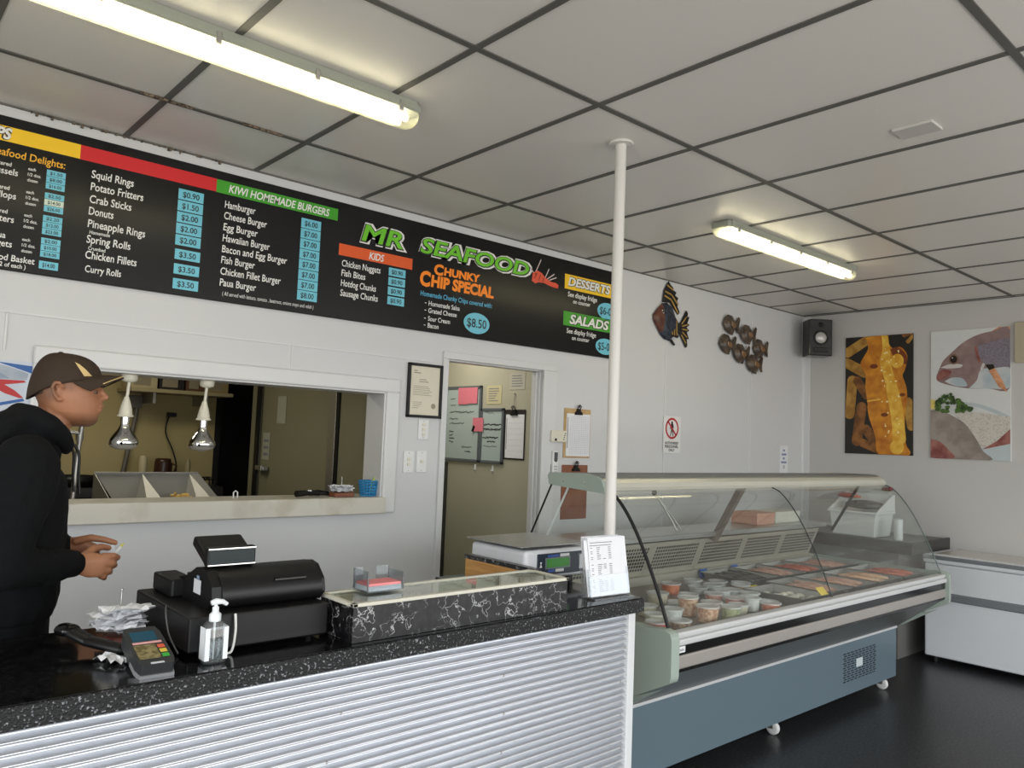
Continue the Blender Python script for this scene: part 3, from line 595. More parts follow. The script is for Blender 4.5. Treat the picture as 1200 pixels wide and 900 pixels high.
for a in ((352, 325, 392, 285), (358, 340, 405, 325), (360, 357, 405, 357), (360, 374, 402, 398), (352, 392, 392, 432)): q.flat([FX(*p) for p in bar2(*a, 7)][::-1], (0, D-.0165, 0), UX, UZ, .0008, 1)
q.build('tail_fin', [FBLK, FYEL], f)
q = bx(); plate(q, [FX(*p) for p in ((232, 338), (275, 305), (292, 318), (300, 345), (296, 400), (305, 412), (290, 418), (262, 412), (232, 410))], D-.036, .006, 0)
for a in ((242, 345, 242, 400), (260, 332, 262, 402), (278, 322, 282, 400)): q.flat([FX(*p) for p in bar2(*a, 8)][::-1], (0, D-.0425, 0), UX, UZ, .0008, 1)
q.build('side_fin', [FBLK, FYEL], f)
q = bx(); plate(q, [FX(*p) for p in ((245, 432), (262, 425), (294, 452), (286, 460), (262, 448))], D-.014, .006, 0); q.build('belly_fin', FBLK, f)
f = thing('fish_shoal_ornament', 'cluster of six bronze fish joined into one wall ornament near the corner', 'ornament', (5.93, YW, 2.27))
BRZ = two_tone('dark_bronze', (48, 40, 34), (104, 90, 76), 18, .35, .7, .34); BRZ2 = mat('bronze_highlight', (150, 118, 88), .35, .5)
for k, (fx, fz) in enumerate(((5.69, 2.585), (5.94, 2.53), (5.64, 2.415), (5.84, 2.355), (6.15, 2.43), (6.05, 2.285))):
    q = bx(); sx_, sz_ = .125, .086
    y = D-.02-(k % 2)*.008
    plate(q, [(fx-sx_*.95, fz-.005), (fx-sx_*.75, fz+.05), (fx-sx_*.35, fz+.085), (fx+.02, fz+.082), (fx+.05, fz+.04), (fx+sx_*.55, fz+.02), (fx+sx_*.6, fz-.02), (fx+.04, fz-.06), (fx+.03, fz-.085), (fx-.03, fz-.075), (fx-sx_*.6, fz-.055)], y, .008, 0, .024)
    plate(q, [(fx+sx_*.5, fz+.02), (fx+sx_*.95, fz+.085), (fx+sx_*1.12, fz+.075), (fx+sx_*.95, fz+.0), (fx+sx_*1.02, fz-.06), (fx+sx_*.85, fz-.06), (fx+sx_*.55, fz-.02)], y, .006, 0)
    plate(q, [(fx-.035, fz+.02), (fx+.02, fz+.015), (fx+.035, fz-.015), (fx, fz-.03), (fx-.03, fz-.015)], y-.031, .004, 1)
    q.ball((fx-sx_*.62, y-.024, fz+.012), (.009, .006, .009), 1)
    if k < 6: q.box((fx-.01, y-.002, fz-.01), (fx+.02, D, fz+.02), 0)
    q.build('fish', [BRZ, BRZ2], f)
# corner speaker
sp = thing('corner_speaker', 'black bookshelf loudspeaker high in the corner of the two white walls', 'speaker', (6.83, 3.52, 2.42), math.radians(-42))
bx().rbox((-.105, -.09, 0), (.105, .09, .335), .008).build('cabinet', BLACKG, sp, local=True)
RY = Matrix.Rotation(PI/2, 4, 'X')
bx().lathe([(.07, 0), (.068, .006), (.058, .004), (.05, -.004)], (0, -.091, .165), M=RY, cap0=False, cap1=True).build('woofer_ring', BLACK, sp, local=True)
bx().lathe([(.052, -.004), (.045, .004), (.03, .012), (.012, .018), (.001, .019)], (0, -.093, .165), M=RY, cap0=False).build('speaker_cone', mat('pale_cone', (196, 196, 192), .3, .3), sp, local=True)
bx().rbox((-.065, -.097, .035), (.065, -.088, .075), .012).build('bass_port', BLACK, sp, local=True)
bx().lathe([(.022, 0), (.02, .004), (.001, .008)], (0, -.091, .285), M=RY, cap0=False).build('tweeter', BLACK, sp, local=True)
bx().rbox((-.03, .09, .12), (.03, .15, .22), .004).build('bracket', BLACK, sp, local=True)

# ------------------------------------------------------------------ picture panels on the right wall
def wall_panel(y0, y1, z0, z1, name, label):
    t = thing(name, label, 'picture', (XR-.001, (y0+y1)/2, z0)); return t
RX = (0, -1, 0)
def art_print(t, y0, z0, shapes, mats, wpx, hpx, wm, hm, ox, oy, bgm):
    q = bx().rbox((XR-.012, y0-wm, z0), (XR, y0, z0+hm), .001, 0)
    o = (XR-.012, y0, z0); kx, kz = wm/wpx, hm/hpx
    for k, (m, pts) in enumerate(shapes): q.flat([(min(max((p[0]-ox)*kx, .001), wm-.001), min(max((oy-p[1])*kz, .001), hm-.001)) for p in pts], o, RX, UZ, .0004+k*.00025, m)
    q.build('printed_panel', [bgm]+mats, t)
t = wall_panel(2.725, 3.314, 1.546, 2.594, 'picture_panel', 'tall picture panel of golden battered fish and chips on the right wall')
BAT = two_tone('print_batter_orange', (176, 96, 22), (228, 156, 40), 11, .3, .7, .4, 6); BATY = two_tone('print_batter_yellow', (222, 158, 40), (248, 212, 90), 16, .35, .7, .35, 6); CHP = two_tone('print_chip_tan', (150, 106, 40), (188, 144, 66), 12, rough=.4); CHD = two_tone('print_chip_brown', (104, 64, 26), (150, 98, 44), 12, rough=.4); BATD = mat('print_batter_dark', (120, 56, 18), .4); BATW = mat('print_batter_shine', (255, 236, 170), .35)
sh = [(3, bar2(175, 260, 290, 190, 62)), (3, bar2(170, 325, 280, 385, 62)), (3, bar2(205, 430, 190, 630, 62)), (4, bar2(235, 430, 290, 520, 50)), (4, bar2(262, 590, 235, 790, 62)), (4, bar2(290, 720, 350, 800, 56)), (4, bar2(270, 800, 380, 860, 50)), (3, bar2(530, 560, 550, 700, 50)), (4, bar2(510, 175, 552, 160, 30)), (3, bar2(530, 215, 555, 190, 24)),
 (1, spline([(285, 178), (345, 165), (412, 166), (420, 215), (445, 250), (490, 245), (526, 300), (512, 380), (500, 410), (522, 480), (526, 560), (515, 620), (518, 790), (545, 850), (500, 876), (365, 862), (345, 760), (305, 640), (298, 560), (285, 470), (286, 400), (255, 335), (275, 290), (300, 240), (285, 178)], 4)[:-1]),
 (5, spline([(430, 255), (470, 245), (520, 290), (520, 345), (490, 330), (450, 300), (430, 255)], 4)[:-1]), (2, circ(470, 325, 36, 42)),
 (2, spline([(378, 172), (412, 172), (425, 240), (440, 360), (470, 470), (495, 560), (512, 700), (516, 790), (450, 790), (440, 680), (420, 560), (400, 440), (370, 330), (385, 250), (378, 172)], 4)[:-1]), (1, circ(350, 590, 52, 62)), (2, bar2(300, 555, 370, 545, 10)), (5, circ(398, 635, 20, 11)), (5, circ(335, 350, 24, 14)), (5, circ(500, 520, 16, 10)), (2, circ(470, 820, 40, 40))]
rr = random.Random(4)
for k in range(34): sh.append((6, circ(rr.uniform(380, 490), rr.uniform(220, 760), rr.uniform(3, 7), rr.uniform(3, 7), 8)))
art_print(t, 3.314, 1.546, sh, [BAT, BATY, CHP, CHD, BATD, BATW], 395, 695, .588, 1.048, 162, 865, mat('print_dark_pan', (34, 30, 24), .4))
t = wall_panel(1.995, 2.583, 1.532, 2.594, 'picture_panel', 'tall picture panel of a pink snapper head above fish fillets on the right wall')
FSK = two_tone('print_fish_pink', (122, 98, 98), (158, 134, 130), 9, .3, .7, .4, 6); FBL = two_tone('print_fish_belly', (172, 186, 194), (200, 204, 204), 8, rough=.4); FRD = two_tone('print_fish_red', (126, 66, 62), (164, 108, 98), 12, rough=.4); FBU = two_tone('print_fish_blue_scales', (112, 102, 110), (132, 124, 136), 60, .1, .6, rough=.4, kind='vor'); FOR_ = two_tone('print_fin_orange', (196, 132, 92), (220, 164, 122), 18, rough=.4); PAR = two_tone('print_parsley', (34, 58, 20), (84, 118, 48), 30, rough=.5); FIL = two_tone('print_fillet_grey', (136, 126, 118), (160, 150, 140), 8, rough=.4); SCL = two_tone('print_scale_white', (170, 162, 152), (206, 200, 190), 70, .1, .5, .4, kind='vor'); BWL = mat('print_bowl_grey', (186, 196, 198), .4); LEM = mat('print_lemon', (226, 206, 110), .4); EYB = mat('print_eye_black', (26, 16, 14), .3); EYR = mat('print_eye_ring', (128, 96, 78), .3); WHF = mat('print_fish_light', (206, 200, 198), .4)
sh = [(5, [(1015, 165), (1060, 120), (1128, 112), (1128, 170)]), (9, spline([(800, 560), (930, 570), (1050, 610), (1128, 650), (1128, 660), (1040, 630), (930, 590), (800, 572)], 3)),
 (1, spline([(695, 405), (715, 360), (740, 315), (800, 262), (860, 215), (940, 178), (1030, 162), (1128, 162), (1128, 480), (1000, 487), (900, 486), (800, 470), (725, 448), (697, 430), (695, 405)], 4)[:-1]),
 (4, spline([(940, 240), (1010, 225), (1128, 215), (1128, 375), (1040, 380), (985, 350), (950, 300), (940, 240)], 4)[:-1]), (2, spline([(890, 484), (935, 440), (960, 380), (1040, 372), (1128, 378), (1128, 482), (1000, 488), (890, 484)], 4)[:-1]),
 (2, spline([(745, 440), (790, 420), (850, 425), (880, 470), (810, 468), (745, 440)], 4)[:-1]), (3, spline([(697, 410), (730, 372), (785, 380), (775, 405), (720, 432), (697, 425), (697, 410)], 4)[:-1]), (13, spline([(720, 358), (780, 340), (850, 345), (840, 362), (770, 365), (720, 358)], 4)[:-1]),
 (12, circ(800, 312, 31, 31)), (11, circ(800, 312, 21, 22)), (13, circ(793, 304, 4, 4)), (3, bar2(930, 250, 950, 330, 16)), (13, bar2(975, 350, 965, 375, 16)), (11, [(985, 352), (1030, 350), (1040, 372), (1010, 388)]), (5, [(1005, 385), (1040, 372), (1085, 450), (1108, 510), (1060, 478)]),
 (10, [(660, 545), (700, 552), (705, 606), (660, 602)]), (8, [(800, 625), (960, 622), (1122, 648), (1122, 722), (1050, 792), (972, 832), (890, 720)]), (9, [(960, 822), (1122, 790), (1122, 895), (1000, 895)]), (3, [(965, 832), (1050, 782), (1122, 715), (1122, 796), (1010, 822)]),
 (7, spline([(658, 608), (720, 612), (790, 640), (870, 690), (930, 770), (970, 840), (1010, 896), (658, 896), (658, 608)], 4)[:-1]), (3, spline([(658, 780), (720, 795), (770, 840), (805, 886), (658, 886), (658, 780)], 4)[:-1])]
rr = random.Random(9)
for k in range(46):
    a = rr.uniform(0, 1); x = 700+a*225; top = 560-40*math.sin(a*5)
    sh.append((6, circ(x, rr.uniform(top, 618), rr.uniform(9, 20), rr.uniform(8, 16), 7)))
for k in range(12): sh.append((6, circ(rr.uniform(730, 795), rr.uniform(515, 570), rr.uniform(6, 14), rr.uniform(6, 12), 7)))
art_print(t, 2.583, 1.532, sh, [FSK, FBL, FRD, FBU, FOR_, PAR, FIL, SCL, BWL, LEM, EYB, EYR, WHF], 465, 752, .588, 1.062, 660, 893, mat('print_pale_grey', (214, 216, 214), .4))
q = bx().rbox((XR-.03, 1.86, 2.30), (XR, 1.965, 2.62), .006)
tag(q.build('cream_wall_box', mat('cream_box', (180, 170, 146), .5)), 'edge of a cream box on the right wall past the fish picture', 'box')
# poster on the back wall behind the man
q = bx().box((.12, D-.003, 1.585), (.652, D-.0005, 1.79)); o = (.652, D-.003, 1.585)
def PO(x, y): return ((x-500)*.000452, (860-y)*.000245)
for k, (m, pts) in enumerate(((1, [(190, 55), (500, 95), (500, 230), (330, 130)]), (2, [(-200, 60), (100, 50), (300, 130), (450, 220), (440, 330), (100, 350), (-200, 330)]), (3, [(-200, 120), (60, 130), (230, 230), (310, 320), (100, 345), (-200, 345)]), (4, [(-200, 350), (250, 345), (420, 340), (435, 370), (350, 400), (270, 425), (350, 510), (425, 630), (390, 635), (280, 570), (190, 480), (20, 470), (-200, 470)]), (3, [(-200, 470), (40, 475), (190, 485), (210, 520), (100, 575), (-200, 605)]), (1, [(-200, 770), (150, 770), (420, 640), (435, 680), (200, 800), (-200, 805)]))):
    q.flat([PO(*p) for p in pts], o, UX, UZ, .0005+.0003*k, m)
tag(q.build('fish_poster', [mat('poster_pale', (196, 204, 216), .5), mat('poster_blue', (38, 92, 160), .5), two_tone('poster_grey', (150, 162, 176), (184, 194, 202), 5), mat('poster_steel_blue', (138, 152, 170), .5), mat('poster_red', (186, 42, 44), .5)]), 'pale blue poster with a red forked shape on the wall behind the man', 'poster')



# ------------------------------------------------------------------ service counter
CH = 1.0
ct = thing('service_counter', 'long service counter with glossy black top and silver corrugated front', 'counter', (.9, 2.1, 0))
TOPX0, TOPX1 = -.6, 2.273
q = bx().prism([(TOPX0, 1.776), (TOPX1, 1.821), (TOPX1, 2.36), (TOPX0, 2.33)], 2, CH-.04, CH)
q.build('countertop', COUNTER, ct, bevel=.004)
def skew(x): return 1.776+(x-TOPX0)*.045/(TOPX1-TOPX0)
q = bx().prism([(TOPX0, 1.768), (TOPX1+.004, 1.813), (TOPX1+.004, 1.826), (TOPX0, 1.781)], 2, CH-.048, CH-.003); part(q.build('front_edge', EDGE, ct, bevel=.004), 'rough speckled black front edge')
pitch, amp = .0230, .0105; zs = []; nper = int((CH-.05)/pitch)
prof = []
for k in range(nper*12+1):
    z = .012+k*pitch/12; prof.append((amp*(2*((1-math.cos(2*PI*k/12))/2)**.65-1), z))
q = bx(); vs = []; XS = [TOPX0, -.1, .4, .9, 1.4, 1.9, 2.06, 2.13, 2.18, 2.222]
for x in XS:
    for p in prof: vs.append(V(x, skew(x)+.032-p[0], p[1]))
n = len(prof)
q.add(vs, [(i*n+k, (i+1)*n+k, (i+1)*n+k+1, i*n+k+1) for i in range(len(XS)-1) for k in range(n-1)], 0, True)
q.build('corrugated_front', CORRUG, ct)
q = bx(); rr = random.Random(3)
for k in range(0, nper, 5):
    for x in (.45, 1.05, 1.62, 2.19): q.ball((x+rr.uniform(-.02, .02), skew(x)+.0236, .012+(k+.5)*pitch), .0042, n=8, k=6)
q.build('fixing_screws', STEELM, ct)
bx().rbox((2.222, 1.838, 0), (2.258, 1.87, CH-.045), .003).build('corner_trim', TRIMW, ct)
bx().prism([(TOPX0, 1.83), (2.235, 1.868), (2.235, 2.32), (TOPX0, 2.30)], 2, 0, CH-.041).build('carcass', TRIMW, ct)
# raised marble ledge
ld = thing('counter_ledge', 'low raised black marble ledge with cream-rimmed glass top on the counter', 'ledge', (1.487, 1.91, CH))
lx0, lx1, ly0, ly1, lz = 1.087, 1.888, 1.826, 2.005, 1.104
q = bx().box((lx0, ly0, CH), (lx1, ly0+.016, lz-.008)).box((lx0, ly1-.016, CH), (lx1, ly1, lz-.008)).box((lx0, ly0+.0161, CH), (lx0+.016, ly1-.0161, lz-.008)).box((lx1-.016, ly0+.0161, CH), (lx1, ly1-.0161, lz-.008))
q.build('marble_sides', LEDGEM, ld, bevel=.0015)
q = bx()
for a in (((lx0-.004, ly0-.004), (lx1+.004, ly0+.012)), ((lx0-.004, ly1-.012), (lx1+.004, ly1+.004)), ((lx0-.004, ly0-.004), (lx0+.012, ly1+.004)), ((lx1-.012, ly0-.004), (lx1+.004, ly1+.004))): q.rbox((a[0][0], a[0][1], lz-.010), (a[1][0], a[1][1], lz), .002)
q.build('rim', mat('ivory_rim', (206, 203, 188), .35), ld)
bx().box((lx0+.0165, ly0+.0165, lz-.018), (lx1-.0165, ly1-.0165, lz-.009)).build('tray_floor', mat('ivory_tray', (216, 212, 197), .4), ld)
bx().box((lx0+.0125, ly0+.0125, lz-.0075), (lx1-.0125, ly1-.0125, lz-.003)).build('glass_top', clear('ledge_glass', (252, 254, 252), .07), ld)
# card box on the ledge
ACR = clear('clear_acrylic', (236, 240, 242), .06); ACE = mat('acrylic_edge', (104, 106, 108), .2)
ab = thing('acrylic_note_box', 'small clear acrylic tray of pink and white note paper on the marble ledge', 'paper tray', (1.24, 1.975, lz))
q = bx(); ax0, ax1, ay0, ay1 = 1.183, 1.303, 1.918, 1.998; az = lz+.001
q.box((ax0, ay0, az), (ax1, ay1, az+.003)); q.box((ax0, ay0+.0045, az+.0035), (ax0+.003, ay1-.0045, az+.060)); q.box((ax1-.003, ay0+.0045, az+.0035), (ax1, ay1-.0045, az+.052)); q.box((ax0+.0045, ay0, az+.0035), (ax1-.0045, ay0+.003, az+.018)); q.box((ax0+.0045, ay1-.003, az+.0035), (ax0+.03, ay1, az+.06)); q.box((ax1-.045, ay1-.003, az+.0035), (ax1-.0045, ay1, az+.06))
q.build('tray', ACR, ab)
q = bx()
for x, y, h_ in ((ax0, ay0, .06), (ax1-.003, ay0, .052), (ax0, ay1-.003, .06), (ax1-.003, ay1-.003, .06)): q.box((x, y, az+.0035), (x+.0032, y+.0032, az+h_))
q.build('tray_edges', ACE, ab)
bx().box((ax0+.005, ay0+.005, az+.0035), (ax1-.005, ay1-.005, az+.017)).build('white_paper_block', PAPER, ab)
bx().box((ax0+.006, ay0+.006, az+.0172), (ax1-.006, ay1-.006, az+.024)).build('pink_paper_block', mat('pink_note_paper', (232, 140, 142), .7), ab)
# upstand board under the scale side
ub = thing('upstand_board', 'raw timber board with black marble top edge standing between ledge and scale', 'board', (1.95, 2.22, CH))
bx().box((1.928, 2.03, CH), (1.952, 2.42, 1.082)).build('timber_board', two_tone('raw_orange_timber', (196, 142, 78), (216, 164, 100), 6, rough=.6, stretch=(1, 1, 12)), ub)
bx().rbox((1.925, 2.025, 1.082), (1.956, 2.425, 1.098), .002).build('marble_edge', LEDGEM, ub)
q = bx().prism([(1.86, 2.36), (2.36, 2.36), (2.36, 2.52), (1.86, 2.52)], 2, CH-.04, CH)
tag(q.build('rear_worktop', COUNTER), 'black worktop strip behind the counter under the back of the scale', 'worktop')
# scale
sc = thing('weighing_scale', 'white electronic shop scale with steel tray and green display on the counter', 'scale', (2.15, 2.3, CH))
s0, s1, t0, t1 = 1.975, 2.305, 2.13, 2.45
for x in (s0+.04, s1-.06):
    for y in (t0+.04, t1-.04): bx().lathe([(.016, CH), (.018, CH+.012), (.014, CH+.036)], (x, y, 0), n=14).build('foot', BLACK, sc)
bx().rbox((s0, t0, CH+.034), (s1, t1, CH+.142), .016, seg=4).build('body', mat('scale_white', (214, 216, 220), .35), sc)
bx().rbox((s0+.06, t0-.003, CH+.048), (s1-.004, t0+.006, CH+.128), .003).build('display_panel', mat('scale_navy', (34, 44, 58), .35), sc)
o_ = (0, t0-.003, 0)
bx().rect(s0+.10, CH+.070, s0+.235, CH+.112, o_, UX, UZ, .0008).build('display_bezel', mat('scale_grey', (110, 122, 124), .4), sc)
bx().rect(s0+.108, CH+.075, s0+.228, CH+.108, o_, UX, UZ, .0014).build('screen', mat('scale_lcd_green', (52, 118, 46), .25, emit=(46, 120, 38), estr=.25), sc)
q = bx().rect(s0+.112, CH+.114, s0+.172, CH+.122, o_, UX, UZ, .0008, 0).rect(s0+.178, CH+.113, s0+.228, CH+.124, o_, UX, UZ, .0008, 1).rect(s0+.115, CH+.058, s0+.15, CH+.067, o_, UX, UZ, .0008, 0).rect(s0+.155, CH+.057, s0+.2, CH+.068, o_, UX, UZ, .0008, 1).rect(s1-.045, CH+.06, s1-.012, CH+.115, o_, UX, UZ, .0008, 1)
q.flat([(s0+.072, CH+.098), (s0+.084, CH+.098), (s0+.079, CH+.09), (s0+.085, CH+.078), (s0+.071, CH+.078), (s0+.077, CH+.09)], o_, UX, UZ, .0008, 1)
q.build('panel_labels', [mat('scale_label_blue', (60, 90, 170), .4), WHITEP], sc)
bx().lathe([(.03, CH+.14), (.03, CH+.152)], ((s0+s1)/2, (t0+t1)/2, 0)).build('tray_support', BLACK, sc)
bx().rbox((s0-.01, t0+.01, CH+.151), (s1+.01, t1+.02, CH+.158), .003).build('tray', STEEL, sc)
# brochure holder
bh = thing('brochure_holder', 'clear brochure stand full of white price lists at the right end of the counter', 'brochure holder', (2.17, 1.905, CH), math.radians(-4))
BH = clear('holder_acrylic', (244, 246, 248), .08, .03, .08)
Mx = Matrix.Rotation(math.radians(-10), 4, 'X')
q = bx(); w2 = .098
q.box((-w2, -.045, 0), (w2, .05, .004)); q.box((-w2, -.026, .004), (w2, -.022, .075), M=Mx); q.box((-w2, .016, .004), (w2, .020, .16), M=Mx); q.box((-w2, -.026, .004), (-w2+.004, .02, .10), M=Mx); q.box((w2-.004, -.026, .004), (w2, .02, .10), M=Mx)
q.build('stand', BH, bh, local=True)
rr = random.Random(2); q = bx()
for k in range(9):
    y = -.019+k*.0038; dx = rr.uniform(-.012, .006); hh = .212+rr.uniform(-.012, .004)-(k == 0)*.006; q.box((-w2+.008+dx, y, .006), (w2-.008+dx+(.004 if k else .008), y+.0022, hh), M=Mx)
q2 = bx(); MM = Mx
def prow(x0, x1, z): q2.add([MM @ V(x0, -.0196, z), MM @ V(x1, -.0196, z), MM @ V(x1, -.0196, z+.0024), MM @ V(x0, -.0196, z+.0024)], [(0, 1, 2, 3)])
prow(-.075, .035, .190); prow(-.078, .03, .180)
for k in range(24):
    z = .172-k*.0066
    if k in (7, 8, 15, 16): continue
    prow(-.045, -.045+rr.uniform(.012, .026), z); prow(.012, .026, z)
    if k % 3 != 1: prow(-.075, -.066, z)
    if 5 < k < 12 or k > 17: prow(-.016, -.002, z)
q.build('price_lists', PAPER, bh, local=True); q2.build('printed_rows', INK, bh, local=True)

# ------------------------------------------------------------------ cash register and things around it
cr = thing('cash_register', 'black electronic cash register with rounded rear hood and small customer display', 'cash register', (.88, 2.12, CH))
for x in (.74, 1.03):
    for y in (1.96, 2.28): bx().lathe([(.012, CH), (.014, CH+.012)], (x, y, 0), n=12).build('foot', BLACK, cr)
DRAWER = mat('register_drawer_black', (18, 17, 18), .4, bump=.02, bscale=220, spec=.35)
bx().rbox((.697, 1.92, CH+.010), (1.066, 2.335, CH+.094), .005).build('cash_drawer', DRAWER, cr)
prof = [(1.985, CH+.094), (1.966, CH+.105), (1.958, CH+.125), (1.966, CH+.150), (1.985, CH+.170), (2.012, CH+.184), (2.045, CH+.190), (2.075, CH+.187), (2.11, CH+.172), (2.14, CH+.155), (2.20, CH+.140), (2.31, CH+.120), (2.325, CH+.105), (2.32, CH+.094)]
q = bx().prism(prof, 0, .79, 1.066, 0, True); q.build('rear_hood', DRAWER, cr)
prof2 = [(1.99, CH+.094), (1.962, CH+.12), (1.97, CH+.152), (2.01, CH+.186), (2.045, CH+.192), (2.08, CH+.187), (2.15, CH+.155), (2.20, CH+.146), (2.205, CH+.134), (2.26, CH+.126), (2.262, CH+.094)]
bx().prism(prof2, 0, .765, .792).build('side_cheek', BLACK, cr); bx().prism([(p[0], p[1]-.002) for p in prof2], 0, 1.066, 1.076).build('side_cheek', BLACK, cr)
bx().rbox((.735, 2.17, CH+.094), (.80, 2.325, CH+.142), .006).build('receipt_printer', BLACK, cr)
q = bx().rbox((.93, 1.9600, CH+.150), (1.02, 1.972, CH+.158), .002, M=Matrix.Translation((0, .0055, .004))); q.build('receipt_slot', BLACKG, cr)
q = bx().flat([(2.04, CH+.122), (2.09, CH+.122), (2.09, CH+.158), (2.04, CH+.158)][::-1], (.7645, 0, 0), (0, 1, 0), UZ, -.0006, 0).flat([(2.052, CH+.157), (2.072, CH+.157), (2.072, CH+.168), (2.052, CH+.168)][::-1], (.7645, 0, 0), (0, 1, 0), UZ, -.0006, 1)
q.build('sticker', [mat('sticker_white', (214, 215, 218), .5), mat('sticker_blue', (130, 146, 170), .5)], cr)
kb = bx()
for i in range(8):
    for j in range(4): kb.rbox((.815+i*.031, 2.165+j*.033, CH+.148-j*.0062), (.840+i*.031, 2.190+j*.033, CH+.158-j*.0062), .003)
kb.build('keyboard', mat('register_keys', (60, 60, 62), .5), cr)
bx().tube([(.842, 2.05, CH+.185), (.842, 2.045, CH+.205)], .011, n=12).build('display_post', BLACK, cr)
cdp = bx().rbox((.772, 2.03, CH+.192), (.902, 2.055, CH+.242), .005, M=None).build('customer_display', BLACK, cr)
bx().rect(.777, CH+.199, .897, CH+.235, (0, 2.0298, 0), UX, UZ, .0006).build('display_window', mat('dark_teal_window', (14, 30, 35), .25, spec=.3), cdp)
bx().box((.774, 2.028, CH+.236), (.900, 2.0305, CH+.239)).box((.774, 2.028, CH+.195), (.900, 2.0305, CH+.1975)).build('chrome_trim', CHROME, cdp)
Ms = Matrix.Translation((.850, 2.125, CH+.222)) @ Matrix.Rotation(math.radians(-66), 4, 'X')
bx().rbox((-.066, -.014, -.055), (.066, .014, .055), .007, M=Ms).build('operator_screen', BLACK, cr)
bx().tube([(.858, 2.09, CH+.188), (.858, 2.112, CH+.222)], .012, n=10).build('screen_post', BLACK, cr)
tag(bx().tube(spline([(.702, 2.10, CH+.092), (.682, 2.04, CH+.085), (.676, 1.99, CH+.045), (.688, 1.955, CH+.006)]), .0022, n=6).build('grey_cable', mat('grey_cable', (96, 96, 96), .5)), 'thin grey cable looping down the left side of the cash register', 'cable')
tag(bx().tube(spline([(.806, 1.913, CH+.095), (.806, 1.906, CH+.06), (.802, 1.903, CH+.025), (.795, 1.902, CH+.006), (.78, 1.905, CH+.004)]), .0032, n=8).build('white_cable', mat('white_cable', (220, 220, 216), .5)), 'short white cable hanging down in front of the cash drawer', 'cable')
# hand sanitiser
hs = thing('sanitiser_bottle', 'clear pump bottle of hand sanitiser standing in front of the cash register', 'bottle', (.736, 1.862, CH))
PET = clear('clear_bottle_plastic', (250, 252, 253), .10, .03, .04); GEL = clear('sanitiser_gel', (240, 246, 248), .08, .02, .06)
def rrect(w_, d_, r, z, n=5):
    out = []
    for cx, cy, a in ((w_-r, d_-r, 0), (-w_+r, d_-r, PI/2), (-w_+r, -d_+r, PI), (w_-r, -d_+r, 3*PI/2)): out += [V(cx+r*math.cos(a+PI/2*k/n), cy+r*math.sin(a+PI/2*k/n), z) for k in range(n+1)]
    return out
def loft(q, rings, m=0, smooth=True):
    n = len(rings[0]); vs = [v for r in rings for v in r]
    q.add(vs, [(i*n+k, i*n+(k+1) % n, (i+1)*n+(k+1) % n, (i+1)*n+k) for i in range(len(rings)-1) for k in range(n)], m, smooth); q.add(vs, [tuple(range(n))[::-1], tuple(range((len(rings)-1)*n, len(rings)*n))], m); return q
q = loft(bx(), [rrect(.024, .017, .010, .001), rrect(.027, .019, .011, .005), rrect(.027, .019, .011, .078), rrect(.024, .017, .011, .088), rrect(.014, .013, .010, .097), rrect(.0125, .0125, .0115, .100)]); q.build('bottle', PET, hs, local=True)
q = loft(bx(), [rrect(.0225, .0155, .009, .004), rrect(.0245, .017, .010, .007), rrect(.0245, .017, .010, .052)]); q.build('gel', GEL, hs, local=True)
q = bx().tube([(0, 0, .008), (0, 0, .1)], .0028, n=8); q.build('dip_tube', WHITEP, hs, local=True)
for sg in (-1, 1): bx().box((sg*.0267-.0005, -.015, .010), (sg*.0267+.0005, .015, .084)).box((sg*.0215-.006, -.0202, .010), (sg*.0215+.005, -.0192, .084)).build('label_strip', mat('frosted_label', (226, 229, 232), .5), hs, local=True)
q = bx().lathe([(.0135, .096), (.0135, .112), (.010, .115), (.0075, .117), (.0075, .128), (.004, .130), (.004, .135)], (0, 0, 0), n=18); q.tube([(-.011, 0, .138), (0, 0, .141), (.016, 0, .139), (.027, 0, .132)], [.006, .0075, .006, .0045], n=10); q.build('pump', mat('frosted_white_pump', (226, 230, 232), .3), hs, local=True)
# card terminal
ep = thing('card_terminal', 'small grey card payment terminal with colour screen tilted up on the counter', 'card terminal', (.60, 1.90, CH), math.radians(-2))
Mt = Matrix.Translation((0, 0, .036)) @ Matrix.Rotation(math.radians(14), 4, 'X')
q = bx().prism([(-.034, -.088), (.034, -.088), (.040, -.06), (.040, .06), (.034, .088), (-.034, .088), (-.040, .06), (-.040, -.06)], 2, -.016, .016, M=Mt); q.rbox((-.03, -.07, 0), (.03, .08, .022), .006); q.build('body', mat('terminal_charcoal', (44, 46, 48), .4), ep, local=True, bevel=.004)
bx().prism([(-.036, -.092), (.036, -.092), (.041, -.06), (.041, -.02), (-.041, -.02), (-.041, -.06)], 2, -.018, -.008, M=Mt).build('chrome_front', mat('terminal_silver', (196, 198, 202), .3, .6), ep, local=True)
def tpl(name, x0, y0, x1, y1, m, lift=.0166): return bx().add([Mt @ V(x0, y0, lift), Mt @ V(x1, y0, lift), Mt @ V(x1, y1, lift), Mt @ V(x0, y1, lift)], [(0, 1, 2, 3)]).build(name, m, ep, local=True)
tpl('screen', -.028, .02, .026, .066, mat('terminal_screen_teal', (34, 82, 102), .15)); tpl('pink_stripe', -.031, .006, .031, .016, mat('terminal_pink', (226, 170, 168), .5)); tpl('key_area', -.032, -.062, .014, .002, two_tone('worn_key_area', (96, 84, 44), (150, 138, 96), 90, rough=.3))
for k, cc in enumerate(((222, 96, 60), (226, 196, 70), (60, 170, 60))): tpl('colour_key', .017, -.018-k*.021, .032, -.002-k*.021, mat('terminal_key_%d' % k, cc, .4))
tpl('card_slot', -.014, -.086, .014, -.078, mat('terminal_slot', (210, 214, 220), .3))
